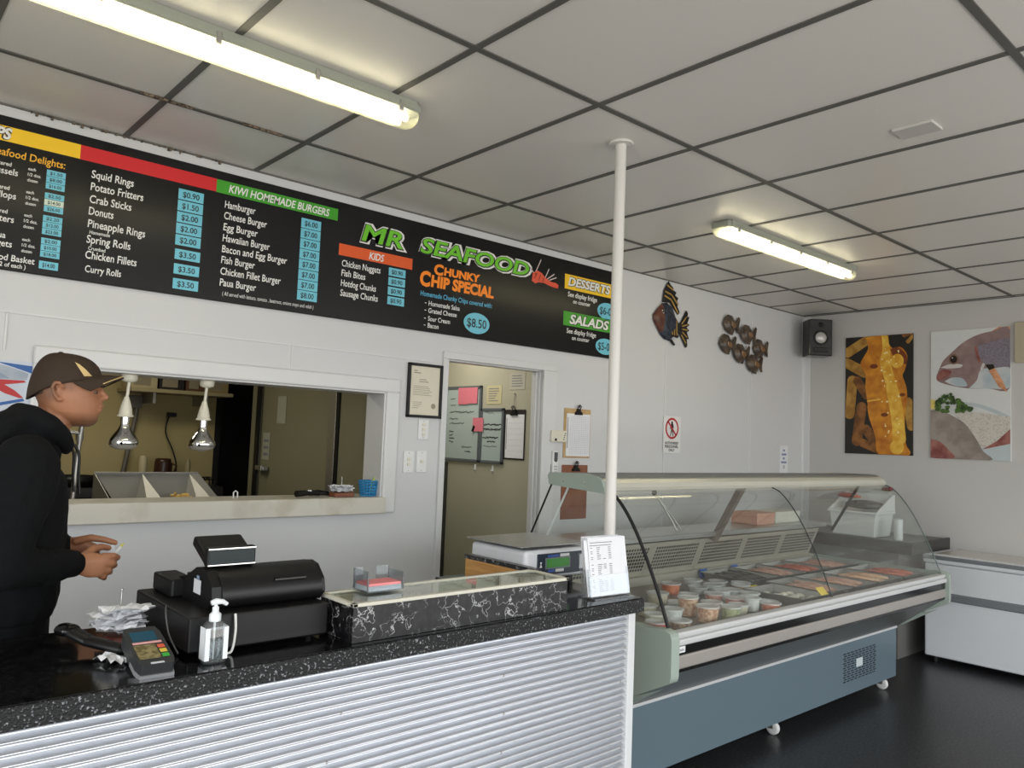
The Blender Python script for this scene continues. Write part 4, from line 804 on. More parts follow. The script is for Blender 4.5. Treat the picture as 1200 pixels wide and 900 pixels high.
# handset, spike and papers
hd = thing('phone_handset', 'black cordless handset lying on the counter left of the card terminal', 'handset', (.535, 2.08, CH))
Mh = Matrix.Translation((0, 0, .024)) @ Matrix.Rotation(math.radians(-62), 4, 'Z') @ Matrix.Rotation(math.radians(10), 4, 'Y')
q = bx().hull([(Mh @ V(-.095, 0, .006), (.022, .022, .014)), (Mh @ V(-.02, 0, .0), (.020, .020, .012))]).hull([(Mh @ V(-.02, 0, .0), (.020, .020, .012)), (Mh @ V(.085, 0, .012), (.016, .016, .013))]); q.build('body', BLACK, hd, local=True)
bx().hull([(Mh @ V(-.10, 0, .004), (.025, .025, .016)), (Mh @ V(-.085, 0, .006), (.024, .024, .016))]).build('ear_cap', BLACKG, hd, local=True)
sk = thing('receipt_spike', 'steel bill spike with a heap of crumpled white receipts beside the card terminal', 'receipt spike', (.625, 2.17, CH))
bx().lathe([(.045, 0), (.045, .012), (.04, .016)], (0, 0, 0)).build('spike_base', mat('red_brown_wood', (104, 50, 40), .5), sk, local=True)
bx().tube([(-.012, .0, .01), (-.012, 0, .128)], .002, n=8).ball((-.012, 0, .129), .004).build('spike', STEEL, sk, local=True)
def crumple(q, cx, cy, z, w_, d_, a, rr, m=0):
    n = 6; vs = []; Mz = Matrix.Translation((cx, cy, z)) @ Matrix.Rotation(a, 4, 'Z')
    for i in range(n+1):
        for j in range(n+1): vs.append(Mz @ V((i/n-.5)*w_+rr.uniform(-.004, .004), (j/n-.5)*d_+rr.uniform(-.004, .004), rr.uniform(-.006, .007)))
    q.add(vs, [(i*(n+1)+j, (i+1)*(n+1)+j, (i+1)*(n+1)+j+1, i*(n+1)+j+1) for i in range(n) for j in range(n)], m, False)
rr = random.Random(12); q = bx()
for k in range(11): crumple(q, -.012+rr.uniform(-.012, .022), rr.uniform(-.01, .015)-.01, .030+k*.0056, rr.uniform(.09, .125), rr.uniform(.055, .085), rr.uniform(-.4, .4), rr)
q.build('receipts', PAPER, sk, local=True)
sf = thing('crumpled_receipt', 'crumpled white receipt lying flat on the counter behind the handset', 'receipt', (.56, 1.99, CH)); q = bx(); crumple(q, 0, 0, .009, .06, .085, .5, rr); q.build('paper', PAPER, sf, local=True)

# ------------------------------------------------------------------ glass display fridge
df = thing('display_fridge', 'long glass-fronted seafood display fridge on castors beside the counter', 'display fridge', (4.085, 2.5, 0))
FX0, FX1 = 2.665, 5.535
BLUE = mat('fridge_blue_grey_panel', (94, 110, 119), .32, var=.03, scale=2); SAGE = mat('sage_green_plastic', (158, 170, 160), .4, var=.03); ALU = mat('brushed_aluminium', (214, 214, 214), .34, .3, var=.03, stretch=(.3, 20, 20)); TAUPE = mat('taupe_metal_trim', (170, 164, 158), .38, .4, var=.04, stretch=(.3, 30, 30)); FGREY = mat('fridge_grey_underside', (112, 114, 112), .35, .3)
FGL = clear('curved_glass', (252, 254, 253), .05, .015); FGE = mat('glass_edge_green', (88, 100, 96), .2)
bc = bx().rbox((2.71, 2.25, .085), (5.485, 3.02, .405), .003).build('base_cabinet', BLUE, df)
q = bx(); vx0, vz0 = 4.73, .165
for i in range(9):
    for j in range(13):
        x = vx0+i*.05+(j % 2)*.012; z = vz0+j*.0138
        q.box((x, 2.2485, z), (x+.034, 2.252, z+.0058))
vg = q.build('vent_slots', BLACK, bc)
bx().box((4.90, 2.247, .235), (4.985, 2.2488, .285)).build('vent_sticker', mat('pale_sticker', (196, 204, 206), .5), bc)
bx().rbox((2.71, 2.243, .40), (5.485, 2.262, .414), .002).build('base_edge_strip', ALU, df)
bx().prism([(1.972, .628), (2.25, .412), (3.02, .412), (3.02, .65), (2.02, .65)], 0, FX0, FX1).build('underside', FGREY, df)
for nm, m_, a0, a1, y in (('lower_black_strip', BLACKG, .628, .642, 1.966), ('taupe_strip', TAUPE, .643, .698, 1.960), ('black_strip', BLACKG, .699, .737, 1.964), ('front_bumper', ALU, .738, .764, 1.954)):
    q = bx().rbox((FX0, y, a0), (FX1, 2.0, a1), .006 if 'black' not in nm else .002, seg=3)
    q.build(nm, m_, df)
q = bx().rbox((FX0, 1.962, .768), (FX1, 2.012, .790), .006, seg=3); q.rbox((FX0, 1.972, .762), (FX1, 2.0, .770), .001); q.build('glass_ledge', ALU, df)
pl = bx().rbox((2.675, 1.9615, .708), (2.735, 1.9645, .734), .001); [pl.rect(2.681+.0075*k, .716, 2.686+.0075*k, .716+(.010, .007, .008, .006, .009, .007)[k], (0, 1.9615, 0), UX, UZ, .0006, 1) for k in range(6)]; pl.build('maker_plate', [WHITEP, INK], df)
capp = [(1.945, .605), (1.940, .63), (1.940, .775), (1.950, .798), (1.985, .808), (2.03, .806), (2.06, .800), (3.05, .800), (3.05, .48), (2.30, .45), (2.24, .45)]
for a, b_ in ((2.612, FX0), (FX1, 5.562)):
    ep_ = bx().prism(capp, 0, a, b_).build('end_panel', SAGE, df, bevel=.014)
    bx().prism([(2.01, .56), (2.25, .405), (3.02, .405), (3.02, .46), (2.24, .46)], 0, a+.012, b_-.008).build('lower_fillet', SAGE, ep_)
# inside: deck, rear air grille, work shelf
DECK = .752
bx().box((FX0+.002, 2.014, DECK-.03), (FX1-.002, 2.93, DECK)).build('deck', mat('steel_deck', (138, 130, 124), .45, .3), df)
bx().box((FX0+.002, 2.0135, .64), (FX1-.002, 2.02, .762)).build('front_inner_wall', ALU, df)
GRL = mat('grille_beige_steel', (188, 182, 170), .4, .3); q = bx()
def gp(x, t, off=0): return V(x, 2.905-.085*t-off, .79+.205*t)       # point on the leaning rear grille
NX = 6; pw = (FX1-FX0-.004)/NX
holes = bx()
for i in range(NX):
    xa = FX0+.002+i*pw
    q.add([gp(xa, 0), gp(xa+pw, 0), gp(xa+pw, 1), gp(xa, 1)], [(0, 1, 2, 3)])
    q.add([gp(xa-.012, 0, .004), gp(xa+.012, 0, .004), gp(xa+.012, 1, .004), gp(xa-.012, 1, .004)], [(0, 1, 2, 3)])
    for a in range(18):
        for k in range(7):
            hx0 = xa+.03+a*(pw-.06)/18; t0_ = .2+k*.1; holes.add([gp(hx0, t0_, .002), gp(hx0+.015, t0_, .002), gp(hx0+.015, t0_+.065, .002), gp(hx0, t0_+.065, .002)], [(0, 1, 2, 3)])
rg = q.build('rear_grille', GRL, df); holes.build('grille_holes', mat('grille_hole_dark', (46, 44, 42), .6), rg)
bx().box((FX0+.002, 2.86, DECK-.03), (FX1-.002, 3.02, .80)).box((FX0+.002, 2.915, .80), (FX1-.002, 3.02, 1.015)).build('rear_body', GRL, df)
bx().rbox((FX0-.03, 2.775, 1.008), (FX1+.02, 3.09, 1.040), .004).build('work_shelf', STEEL, df)
# canopy and its supports
cp = [(2.352, 1.334), (2.346, 1.352), (2.352, 1.372), (2.372, 1.388), (2.41, 1.396), (2.66, 1.394), (2.66, 1.350), (2.44, 1.334)]
cn = bx().prism(cp, 0, FX0-.004, FX1-.004, 0, False).build('canopy', mat('ivory_aluminium', (196, 194, 180), .3, .25, stretch=(.3, 20, 20)), df, bevel=.004)
bx().box((FX0, 2.40, 1.3955), (FX1-.004, 2.66, 1.402)).build('canopy_top', mat('grey_canopy_top', (96, 98, 94), .4), cn)
bk = [(2.343, 1.325), (2.348, 1.35), (2.366, 1.382), (2.40, 1.400), (2.46, 1.408), (2.70, 1.402), (2.71, 1.385), (2.70, 1.345), (2.60, 1.338)]
for a, b_ in ((2.640, FX0-.004), (FX1-.004, FX1+.018)):
    br = bx().prism(bk, 0, a, b_).build('end_bracket', SAGE, cn, bevel=.003)
    if a < 3:
        for y, z in ((2.47, 1.366), (2.60, 1.368)): bx().ball((a-.001, y, z), (.004, .006, .006), n=10, k=6).build('bolt', STEEL, br)
bx().box((FX1-.03, 2.30, 1.30), (FX1+.01, 2.36, 1.325)).build('red_clip', mat('dark_red_clip', (128, 52, 60), .5), df)
def slant(x0, x1, y0, z0, y1, z1, wd, m_, name):
    d = V(0, y1-y0, z1-z0).normalized(); nn = V(0, -d.z, d.y)*wd/2
    vs = []
    for x in (x0, x1): vs += [V(x, y0, z0)-nn, V(x, y0, z0)+nn, V(x, y1, z1)+nn, V(x, y1, z1)-nn]
    return bx().add(vs, [(0, 1, 2, 3), (7, 6, 5, 4), (0, 4, 5, 1), (1, 5, 6, 2), (2, 6, 7, 3), (3, 7, 4, 0)]).build(name, m_, df)
slant(4.15, 4.19, 2.60, 1.338, 2.80, .985, .035, mat('taupe_strut', (140, 130, 124), .4, .4), 'shelf_strut')
# glass
GC = spline([(2.350, 1.338), (2.300, 1.315), (2.235, 1.25), (2.165, 1.15), (2.10, 1.03), (2.045, .915), (1.995, .79)], 5)
for a, b_, lab in ((FX0+.002, 4.052, 'left curved front pane'), (4.058, FX1-.002, 'right curved front pane')):
    part(bx().sheet(GC, 0, a, b_, .006).build('front_glass', FGL, df), lab)
def edge(x, r, m_, name): return bx().tube([(x, p[0]-.004, p[1]) for p in GC], r, n=8).build(name, m_, df)
edge(FX0-.002, .0075, RUBBER, 'black_edge_seal'); edge(4.055, .003, mat('dark_glass_seam', (40, 44, 44), .3), 'glass_seam'); edge(FX1, .004, FGE, 'glass_edge')
side = [(p[0]+.006, p[1]) for p in GC]+[(2.02, .80), (2.76, .80), (2.76, 1.045), (2.60, 1.338)]
for x, in ((FX0+.004,), (FX1-.010,)):
    bx().prism(side, 0, x, x+.006).build('side_glass', FGL, df)
slant(FX0+.003, FX0+.011, 2.60, 1.338, 2.76, 1.045, .006, mat('white_glass_edge', (214, 220, 218), .3), 'side_glass_edge')
slant(FX1-.014, FX1-.006, 2.52, 1.335, 2.72, .99, .018, RUBBER, 'side_stay')
slant(FX0-.03, FX0-.022, 2.68, 1.345, 2.84, 1.045, .005, RUBBER, 'thin_stay')
# castors
for x, y in ((4.03, 2.325), (5.40, 2.325), (2.80, 2.325), (4.03, 2.93), (5.40, 2.93), (2.80, 2.93)):
    c = bx().lathe([(.020, -.012), (.034, -.012), (.037, -.008), (.037, .008), (.034, .012), (.020, .012)], (x, y-.02, .037), M=Matrix.Rotation(PI/2, 4, 'Y'), n=24).build('castor', mat('white_nylon', (214, 214, 210), .4), df)
    bx().box((x-.022, y-.03, .036), (x-.017, y+.03, .088)).box((x+.017, y-.03, .036), (x+.022, y+.03, .088)).box((x-.022, y-.03, .08), (x+.022, y+.03, .088)).build('fork', STEELM, c)

# ---- tubs on the deck
TUBP = clear('tub_plastic', (252, 253, 253), .06, .05, .10, (236, 236, 234)); LIDP = clear('tub_lid_plastic', (252, 253, 253), .10, .08, .42, (236, 236, 236))
FOODS = {'orange': two_tone('food_orange', (206, 84, 34), (232, 128, 62), 40), 'pink': two_tone('food_pink', (206, 132, 112), (232, 178, 158), 60), 'cream': two_tone('food_cream', (216, 204, 176), (236, 228, 206), 30), 'pasta': two_tone('food_pasta', (190, 120, 76), (236, 196, 158), 55), 'green': two_tone('food_green', (138, 148, 96), (186, 188, 140), 50), 'brown': two_tone('food_brown', (112, 78, 52), (186, 152, 116), 60), 'red': two_tone('food_red', (168, 44, 34), (210, 88, 66), 45), 'white': two_tone('food_white', (214, 216, 212), (238, 238, 234), 30), 'clear': two_tone('food_pale_jelly', (186, 190, 188), (214, 216, 212), 40)}
def tub(x, y, food, label, r=.043, h=.058, lid=True, cup=False):
    t = thing('food_tub', label, 'food tub', (x, y, DECK+.0005), 0, 'tubs of food on the fridge deck'); r *= 1.05
    r0 = r*.82
    bx().lathe([(r0, 0), (r0+.002, .003), (r, h-.004), (r+.003, h), (r+.001, h)], (0, 0, 0), n=22, cap1=False).build('tub', TUBP, t, local=True)
    bx().lathe([(r0-.001, .002), (r-.003, h-.010), (r*.5, h-.006), (.002, h-.004)], (0, 0, 0), n=20, cap1=False).build('filling', FOODS[food], t, local=True)
    if lid: bx().lathe([(r+.0035, h-.003), (r+.0035, h+.003), (r*.88, h+.004), (r*.84, h+.001), (.002, h+.0015)], (0, 0, 0), n=22, cap0=False, cap1=False).build('lid', LIDP, t, local=True)
    return t
TUBS = [(3.52, 2.63, 'orange', 'open-looking tub of bright orange food alone at the back left of the deck', .05, .055), (3.82, 2.70, 'clear', 'clear-lidded tub furthest back on the deck, nearest the rear grille'), (3.66, 2.55, 'clear', 'clear-lidded tub right of the bright orange tub'), (3.80, 2.55, 'clear', 'clear-lidded tub between two other clear tubs in the second row from the back'), (3.64, 2.39, 'white', 'white-lidded tub in front of the second-row clear tub'), (3.76, 2.40, 'clear', 'clear tub in the middle row, left of the brown-filled tub'), (3.92, 2.60, 'clear', 'clear tub at the back right, left of the dark fish tray'), (4.00, 2.50, 'clear', 'rightmost clear tub of the back rows beside the fish trays'), (3.885, 2.43, 'brown', 'brown-filled tub left of the yellow price card'),
 (3.24, 2.50, 'cream', 'wide cream-filled tub at the back left near the black glass seal', .052, .055), (3.39, 2.42, 'white', 'white-filled tub right of the wide cream tub'), (3.525, 2.36, 'pink', 'pink-filled tub in the middle of the deck'), (3.52, 2.235, 'red', 'tub with red filling in the middle row'), (3.64, 2.24, 'clear', 'clear tub right of the tub with red filling'), (3.22, 2.36, 'clear', 'clear pale tub behind the tall pasta tub'), (3.15, 2.25, 'pasta', 'tall domed tub of orange pasta salad at the left', .045, .085), (2.98, 2.36, 'cream', 'cream tub at the far left edge of the deck'), (3.33, 2.24, 'pink', 'pale pink tub right of the tall pasta tub'), (3.12, 2.12, 'pasta', 'squat tub of pink pasta salad near the front glass', .05, .07), (3.005, 2.235, 'white', 'white-filled wide tub at the left behind the front row', .05, .05), (3.40, 2.135, 'cream', 'cream tub in the front row with white filling'), (3.515, 2.13, 'white', 'plain white cup in the front row', .036, .065), (3.255, 2.085, 'green', 'tub of green-grey salad in the front row', .046, .06), (3.765, 2.30, 'clear', 'clear tub in front of the brown-filled tub'), (3.645, 2.125, 'clear', 'clear tub at the right end of the front row'), (3.572, 2.066, 'orange', 'small orange-filled tub closest to the front glass'), (2.86, 2.22, 'cream', 'cream tub at the left end beside the sage end panel'), (2.855, 2.08, 'brown', 'tub of brown layered salad in the left front corner'), (2.745, 2.12, 'red', 'tub of white and red trifle next to the sage end panel')]
for x, y, fd, lab, *rh in TUBS: tub(x, y, fd, lab, *(rh or ((.050, .036) if fd == 'clear' else (.046, .046))))
def price_tag(x, y, z, label):
    t = tag(bx().box((-.038, -.001, 0), (.038, .001, .048), 0, M=Matrix.Rotation(-.8, 4, 'X')).box((-.012, .002, 0), (.012, .03, .002), 0).build('price_tag', mat('yellow_price_card', (236, 206, 84), .5), local=True), label, 'price tag'); t.location = (x, y, z); return t
price_tag(3.99, 2.385, DECK+.002, 'yellow price card standing among the clear tubs')
# ---- fish trays
FLESH = two_tone('fish_flesh_pink', (188, 128, 110), (226, 186, 168), 22, .3, .7, .3, stretch=(1, 6, 1)); FLESH2 = two_tone('fish_flesh_peach', (214, 156, 118), (236, 200, 168), 20, rough=.3); FLESH3 = two_tone('fish_flesh_red', (176, 72, 56), (214, 124, 100), 20, rough=.3); FDARK = two_tone('fish_dark_skin', (40, 40, 40), (92, 90, 82), 26, rough=.25); SHELL = two_tone('scallop_white', (214, 206, 190), (240, 236, 226), 30, rough=.3)
def fish_tray(x0, x1, y0, y1, label):
    t = thing('steel_tray', label, 'tray', ((x0+x1)/2, (y0+y1)/2, DECK+.0005), 0, 'steel trays on the fridge deck'); z = DECK+.001; hh = .042
    q = bx().box((x0+.012, y0+.012, z), (x1-.012, y1-.012, z+.003))
    o_ = [(x0, y0), (x1, y0), (x1, y1), (x0, y1)]; i_ = [(x0+.013, y0+.013), (x1-.013, y0+.013), (x1-.013, y1-.013), (x0+.013, y1-.013)]; r_ = [(x0-.008, y0-.008), (x1+.008, y0-.008), (x1+.008, y1+.008), (x0-.008, y1+.008)]
    vs = [V(*p, z) for p in i_]+[V(*p, z+hh) for p in o_]+[V(*p, z+hh+.001) for p in r_]+[V(*p, z+hh-.004) for p in r_]
    q.add(vs, [(a*4+k, a*4+(k+1) % 4, (a+1)*4+(k+1) % 4, (a+1)*4+k) for a in range(3) for k in range(4)])
    q.build('pan', STEEL, t); return t
def fillet(x, y, z, L_, W_, a, m_, name, label, grp, fat=.024):
    n, k = 12, 8; vs = []
    for i in range(n+1):
        u = i/n; wd = W_*(math.sin(PI*min(1, u*.93+.05))**.6)*(1-.35*u); hh = fat*(math.sin(PI*(u*.9+.06))**.5)
        for j in range(k): th = 2*PI*j/k; vs.append(V((u-.5)*L_, wd*.5*math.cos(th)+.012*math.sin(u*3), hh*math.sin(th)*(.5 if math.sin(th) < 0 else 1)))
    q = bx().add(vs, [(i*k+j, (i+1)*k+j, (i+1)*k+(j+1) % k, i*k+(j+1) % k) for i in range(n) for j in range(k)]+[tuple(range(k)), tuple(range(n*k, n*k+k))[::-1]], 0, True)
    o = tag(q.build(name, m_, local=True), label, 'fish fillet' if 'fillet' in name else 'fish', grp); o.location = (x, y, z); o.rotation_euler = (random.uniform(-.06, .06), random.uniform(-.05, .05), a); return o
zt = DECK+.018
TR = [(4.15, 4.41, 2.06, 2.42, 'front-row steel tray of pale pink fillets, right of the shellfish tray', FLESH, 'pale pink raw fillet lying in the front-row tray right of the shellfish', 4), (4.46, 4.72, 2.06, 2.42, 'front-row steel tray of pink fillets, third tray from the left', FLESH, 'pink raw fillet in the third front-row tray', 4), (4.77, 5.08, 2.06, 2.42, 'front-row steel tray of peach fillets, second tray from the right end', FLESH2, 'peach raw fillet in the second tray from the right end', 4), (5.13, 5.45, 2.06, 2.42, 'front-row steel tray of red and peach fillets at the right end', FLESH3, 'reddish raw fillet in the rightmost front-row tray', 4),
 (4.42, 4.68, 2.48, 2.82, 'back-row steel tray of pink fillets beside the dark whole fish', FLESH, 'pink raw fillet in the back-row tray beside the dark fish', 4), (4.73, 5.0, 2.48, 2.82, 'back-row steel tray of red fillets', FLESH3, 'red raw fillet in the middle back-row tray', 4), (5.05, 5.43, 2.48, 2.82, 'back-row steel tray of pink fillets at the far right', FLESH, 'pink raw fillet in the far right back-row tray', 5)]
for x0, x1, y0, y1, lab, m_, fl, nf in TR:
    fish_tray(x0, x1, y0, y1, lab)
    for k in range(nf): fillet((x0+x1)/2+(k-(nf-1)/2)*(x1-x0-.06)/nf, (y0+y1)/2+random.uniform(-.008, .008), zt+.007*(k % 2), (y1-y0)*.72, .060, PI/2+random.uniform(-.04, .04), m_, 'fish_fillet', fl, fl.replace('raw fillet', 'raw fillets'))
fish_tray(4.09, 4.37, 2.48, 2.82, 'back-row steel tray of dark whole fish at its left end')
for k in range(3): fillet(4.155+k*.075, 2.65, zt+.010, .26, .075, PI/2+random.uniform(-.1, .1), FDARK, 'whole_fish', 'dark grey whole fish in the left back-row tray', 'dark whole fish', .024)
fish_tray(3.83, 4.10, 2.04, 2.36, 'front-row steel tray of round white shellfish nearest the tubs')
for k in range(14):
    o = tag(bx().ball((0, 0, .012), (.026, .022, .013), n=14, k=8).build('scallop', SHELL, local=True), 'round white scallop in the front-row steel tray nearest the tubs', 'scallop', 'scallops in the steel tray') if k == 0 else o.copy()
    if k: COL.objects.link(o)
    o.location = (3.875+(k % 4)*.058+random.uniform(-.006, .006), 2.085+(k//4)*.072+random.uniform(-.008, .008), DECK+.005); o.rotation_euler = (0, 0, random.uniform(0, 3))
price_tag(4.05, 2.028, DECK+.0445, 'yellow price card at the front corner of the shellfish tray')
for k, (x, y, lab) in enumerate(((4.13, 2.855, 'blue plastic clip card at the back of the dark fish tray'), (4.47, 2.855, 'blue plastic clip card behind the back-row pink fillets'))):
    t = tag(bx().rbox((-.035, -.003, 0), (.035, .003, .05), .002).box((-.02, -.012, 0), (.02, .012, .004)).build('price_tag', mat('blue_card', (44, 92, 170), .5), local=True), lab, 'price tag'); t.location = (x, y-.012, DECK+.003)
# ---- things on the work shelf and the bench
WS = 1.0405
def carton(x0, x1, y0, y1, h, m_, label):
    t = thing('carton', label, 'box', ((x0+x1)/2, (y0+y1)/2, WS)); bx().rbox((x0, y0, WS), (x1, y1, WS+h), .003).build('box_body', m_, t); bx().rbox((x0-.003, y0-.003, WS+h*.7), (x1+.003, y1+.003, WS+h+.004), .003).build('box_lid', m_, t)
carton(4.76, 4.98, 2.86, 3.06, .075, mat('salmon_card', (196, 150, 132), .6), 'low salmon-coloured box on the steel shelf behind the fridge glass')
carton(5.03, 5.36, 2.88, 3.06, .075, mat('pale_card', (206, 204, 194), .6), 'low pale box on the steel shelf, right of the salmon box')
tl = thing('serving_tongs', 'steel tongs leaning up against the rear glass above the work shelf', 'tongs', (3.86, 2.93, WS))
bx().tube([(3.97, 2.90, WS+.004), (3.92, 2.92, WS+.07), (3.80, 2.97, WS+.22)], .006, n=8).tube([(3.90, 2.88, WS+.004), (3.87, 2.90, WS+.07), (3.80, 2.965, WS+.215)], .006, n=8).build('tong_arms', STEELM, tl)
bx().ball((3.795, 2.972, WS+.225), (.02, .012, .018)).build('tong_hinge', BLACK, tl)
bn = thing('side_bench', 'black-topped bench along the right wall behind the display fridge', 'bench', (6.6, 3.05, 0))
bx().rbox((6.21, 2.436, .80), (XR-.004, 3.66, .885), .004).build('bench_top', mat('bench_black', (44, 42, 40), .3), bn)
bx().rbox((6.21, 2.436, .885), (6.235, 3.66, .892), .002).rbox((6.21, 2.436, .885), (XR-.004, 2.46, .892), .002).build('bench_rim', mat('bench_rim_dark', (58, 56, 52), .4), bn)
bx().box((6.27, 2.56, 0), (XR-.004, 3.62, .80)).build('bench_cabinet', mat('bench_cabinet_grey', (110, 108, 104), .5), bn)
BZ = .886
fb = thing('fish_bin', 'white plastic bin with a raised sloping side on the bench, dark fish inside', 'bin', (6.47, 2.92, BZ))
q = bx()
bx0, bx1, by0, by1 = 6.29, 6.62, 2.74, 3.12
def frus(q, x0, x1, y0, y1, z0, z1, tp, m=0):
    vs = [V(x0+tp, y0+tp, z0), V(x1-tp, y0+tp, z0), V(x1-tp, y1-tp, z0), V(x0+tp, y1-tp, z0), V(x0, y0, z1), V(x1, y0, z1), V(x1, y1, z1), V(x0, y1, z1)]
    return q.add(vs, [(0, 3, 2, 1), (4, 5, 6, 7), (0, 1, 5, 4), (1, 2, 6, 5), (2, 3, 7, 6), (3, 0, 4, 7)], m)
frus(q, bx0, bx1, by0, by1, BZ, BZ+.185, .02); q.build('bin_body', WHITEP, fb, bevel=.008)
bx().rbox((bx0-.012, by0-.012, BZ+.18), (bx1+.012, by1+.012, BZ+.2), .006).build('rim', WHITEP, fb)
q = bx().prism([(bx0-.005, BZ+.2), (bx1+.005, BZ+.2), (bx1+.005, BZ+.335), (bx1-.03, BZ+.335)], 1, by0-.008, by0).prism([(bx0-.005, BZ+.2), (bx1+.005, BZ+.2), (bx1+.005, BZ+.335), (bx1-.03, BZ+.335)], 1, by1, by1+.008).box((bx1, by0, BZ+.2), (bx1+.006, by1, BZ+.335)); q.build('sloping_hood', WHITEP, fb)
o = fillet(6.45, 2.9, BZ+.236, .30, .18, PI/2+.2, FDARK, 'whole_fish', 'dark whole fish heaped in the white bin on the bench', None, .05); o.rotation_euler = (0, 0, PI/2+.2)
o = fillet(6.38, 3.0, BZ+.31, .22, .10, PI/2-.3, FLESH3, 'fish_fillet', 'red fish piece lying on top in the white bin', None, .03); o.rotation_euler = (0, 0, PI/2-.3)
cf_ = thing('cling_film_roll', 'upright white roll of cling film on the bench beside the white bin', 'roll', (6.37, 2.60, BZ))
bx().lathe([(.031, 0), (.033, .004), (.033, .158), (.031, .162), (.018, .162), (.018, .15)], (0, 0, 0), n=24).build('film', mat('film_white', (222, 224, 226), .25), cf_, local=True)
bx().lathe([(.018, .02), (.018, .168), (.014, .168), (.014, .02)], (0, 0, 0), n=18).build('core', mat('film_core', (186, 184, 180), .5), cf_, local=True)
# ---- chest freezer
fz = thing('chest_freezer', 'white chest freezer with grey band standing along the right wall', 'freezer', (6.69, 1.55, 0))
fx0, fx1, fy0, fy1 = 6.405, XR-.004, .62, 2.42; FW = mat('freezer_white', (214, 217, 221), .35, var=.02); FGB = mat('freezer_grey_band', (116, 120, 124), .4)
bx().rbox((fx0, fy0, .05), (fx1, fy1, .74), .012, seg=3).build('body', FW, fz)
bx().rbox((fx0-.014, fy0, .475), (fx0+.02, fy1-.002, .535), .010, seg=3).build('grey_band', FGB, fz)
lid = bx().rbox((fx0-.012, fy0-.005, .742), (fx1, fy1+.008, .808), .012, seg=3).build('lid', FW, fz)
q = bx().rbox((fx0-.016, fy0, .772), (fx0+.02, fy1+.009, .803), .006); q.build('lid_edge', FGB, fz)
bx().rbox((fx0+.05, fy0+.05, .806), (fx1-.03, fy1-.06, .811), .003).build('glass_lid', mat('cream_lid_glass', (198, 194, 184), .12, var=.03), lid)
bx().rbox((fx0+.05, fy0+.85, .809), (fx0+.09, fy0+1.0, .822), .004).build('lid_handle', FGB, lid)
for x in (fx0+.05, fx1-.06):
    for y in (fy0+.06, fy1-.06): bx().lathe([(.022, 0), (.025, .01), (.02, .055)], (x, y, 0), n=14).build('foot', BLACK, fz)

# ------------------------------------------------------------------ servery and kitchen things
def heat_lamp(x, label):
    y = 3.81; t = thing('heat_lamp', label, 'heat lamp', (x, y, 1.43), 0, 'heat lamps over the servery'); z = OZ1-.012
    bx().lathe([(.034, z), (.034, z-.018), (.03, z-.028), (.012, z-.034)], (x, y, 0), n=20).build('ceiling_rose', CREAMP, t)
    bx().tube([(x, y, z-.03), (x-.006, y, z-.115)], .007, n=10).build('flex', CREAMP, t)
    bx().lathe([(.010, z-.10), (.014, z-.115), (.022, z-.14), (.028, z-.17), (.028, z-.180), (.034, z-.184), (.034, z-.19), (.026, z-.192)], (x-.006, y, 0), n=20).build('lamp_holder', CREAMP, t)
    bb = z-.19
    bx().lathe([(.019, bb), (.020, bb-.022), (.018, bb-.034), (.028, bb-.058), (.046, bb-.082), (.060, bb-.104), (.063, bb-.116), (.060, bb-.126)], (x-.006, y, 0), n=28, cap1=False).build('silvered_bulb', CHROME, t)
    bx().lathe([(.060, bb-.126), (.050, bb-.139), (.030, bb-.147), (.002, bb-.150)], (x-.006, y, 0), n=28, cap0=False, cap1=False).build('bulb_face', mat('frosted_bulb_face', (150, 146, 140), .15), t)
heat_lamp(1.042, 'left of two silver heat lamp bulbs hanging over the servery, next to the man'); heat_lamp(1.392, 'right of two silver heat lamp bulbs hanging over the servery')
SZ = OZ0+.0045
pt = thing('pen_basket', 'small blue woven plastic basket of pens on the right end of the servery sill', 'basket', (2.30, 3.775, SZ))
q = bx(); n = 20
def ringp(r, z): return [V(r*math.cos(2*PI*k/n), r*.8*math.sin(2*PI*k/n), z) for k in range(n)]
for k in range(n):
    a = 2*PI*k/n; q.tube([(.044*math.cos(a), .036*math.sin(a), .002), (.056*math.cos(a), .046*math.sin(a), .082+.006*math.cos(2*a))], .0042, n=6)
for z in (.004, .02, .036, .052, .068, .082):
    r = .044+.012*z/.082; q.tube([(r*math.cos(2*PI*k/n), r*.82*math.sin(2*PI*k/n), z) for k in range(n)], .0046, n=6, closed=True)
q.lathe([(.046, .001), (.044, .004), (.001, .004)], (0, 0, 0), n=20, cap1=False); q.build('basket', mat('basket_blue', (30, 128, 182), .45), pt, local=True)
for k, (dx, cc, lean) in enumerate(((.03, (206, 222, 96), .35), (.022, (150, 206, 90), .25))):
    p_ = tag(bx().tube([(0, 0, .012), (lean*.1, .0, .115-.012*k)], .0045, n=8).build('pen', mat('pen_colour_%d' % k, cc, .4), local=True), ('yellow-green pen leaning out of the blue basket', 'shorter light green pen in the blue basket')[k], 'pen'); p_.location = (2.305+.008*k, 3.772+.012*k, SZ)
tg = thing('black_tongs', 'black-handled tongs lying flat on the servery sill', 'tongs', (1.965, 3.79, SZ))
Mg = Matrix.Rotation(.15, 4, 'Z'); q = bx()
q.tube([Mg @ V(-.10, -.01, .018), Mg @ V(-.02, -.006, .022), Mg @ V(.05, 0, .014)], [.017, .014, .012], n=10).tube([Mg @ V(.0, .02, .016), Mg @ V(.05, .012, .02), Mg @ V(.11, .0, .014)], [.014, .015, .012], n=10); q.build('handles', BLACK, tg, local=True)
bx().rbox((-.03, -.02, .028), (-.008, -.006, .036), .002).build('label', PAPER, tg, local=True)
sk2 = thing('bill_spike', 'wooden bill spike with a stack of white order slips on the servery sill', 'receipt spike', (2.13, 3.77, SZ))
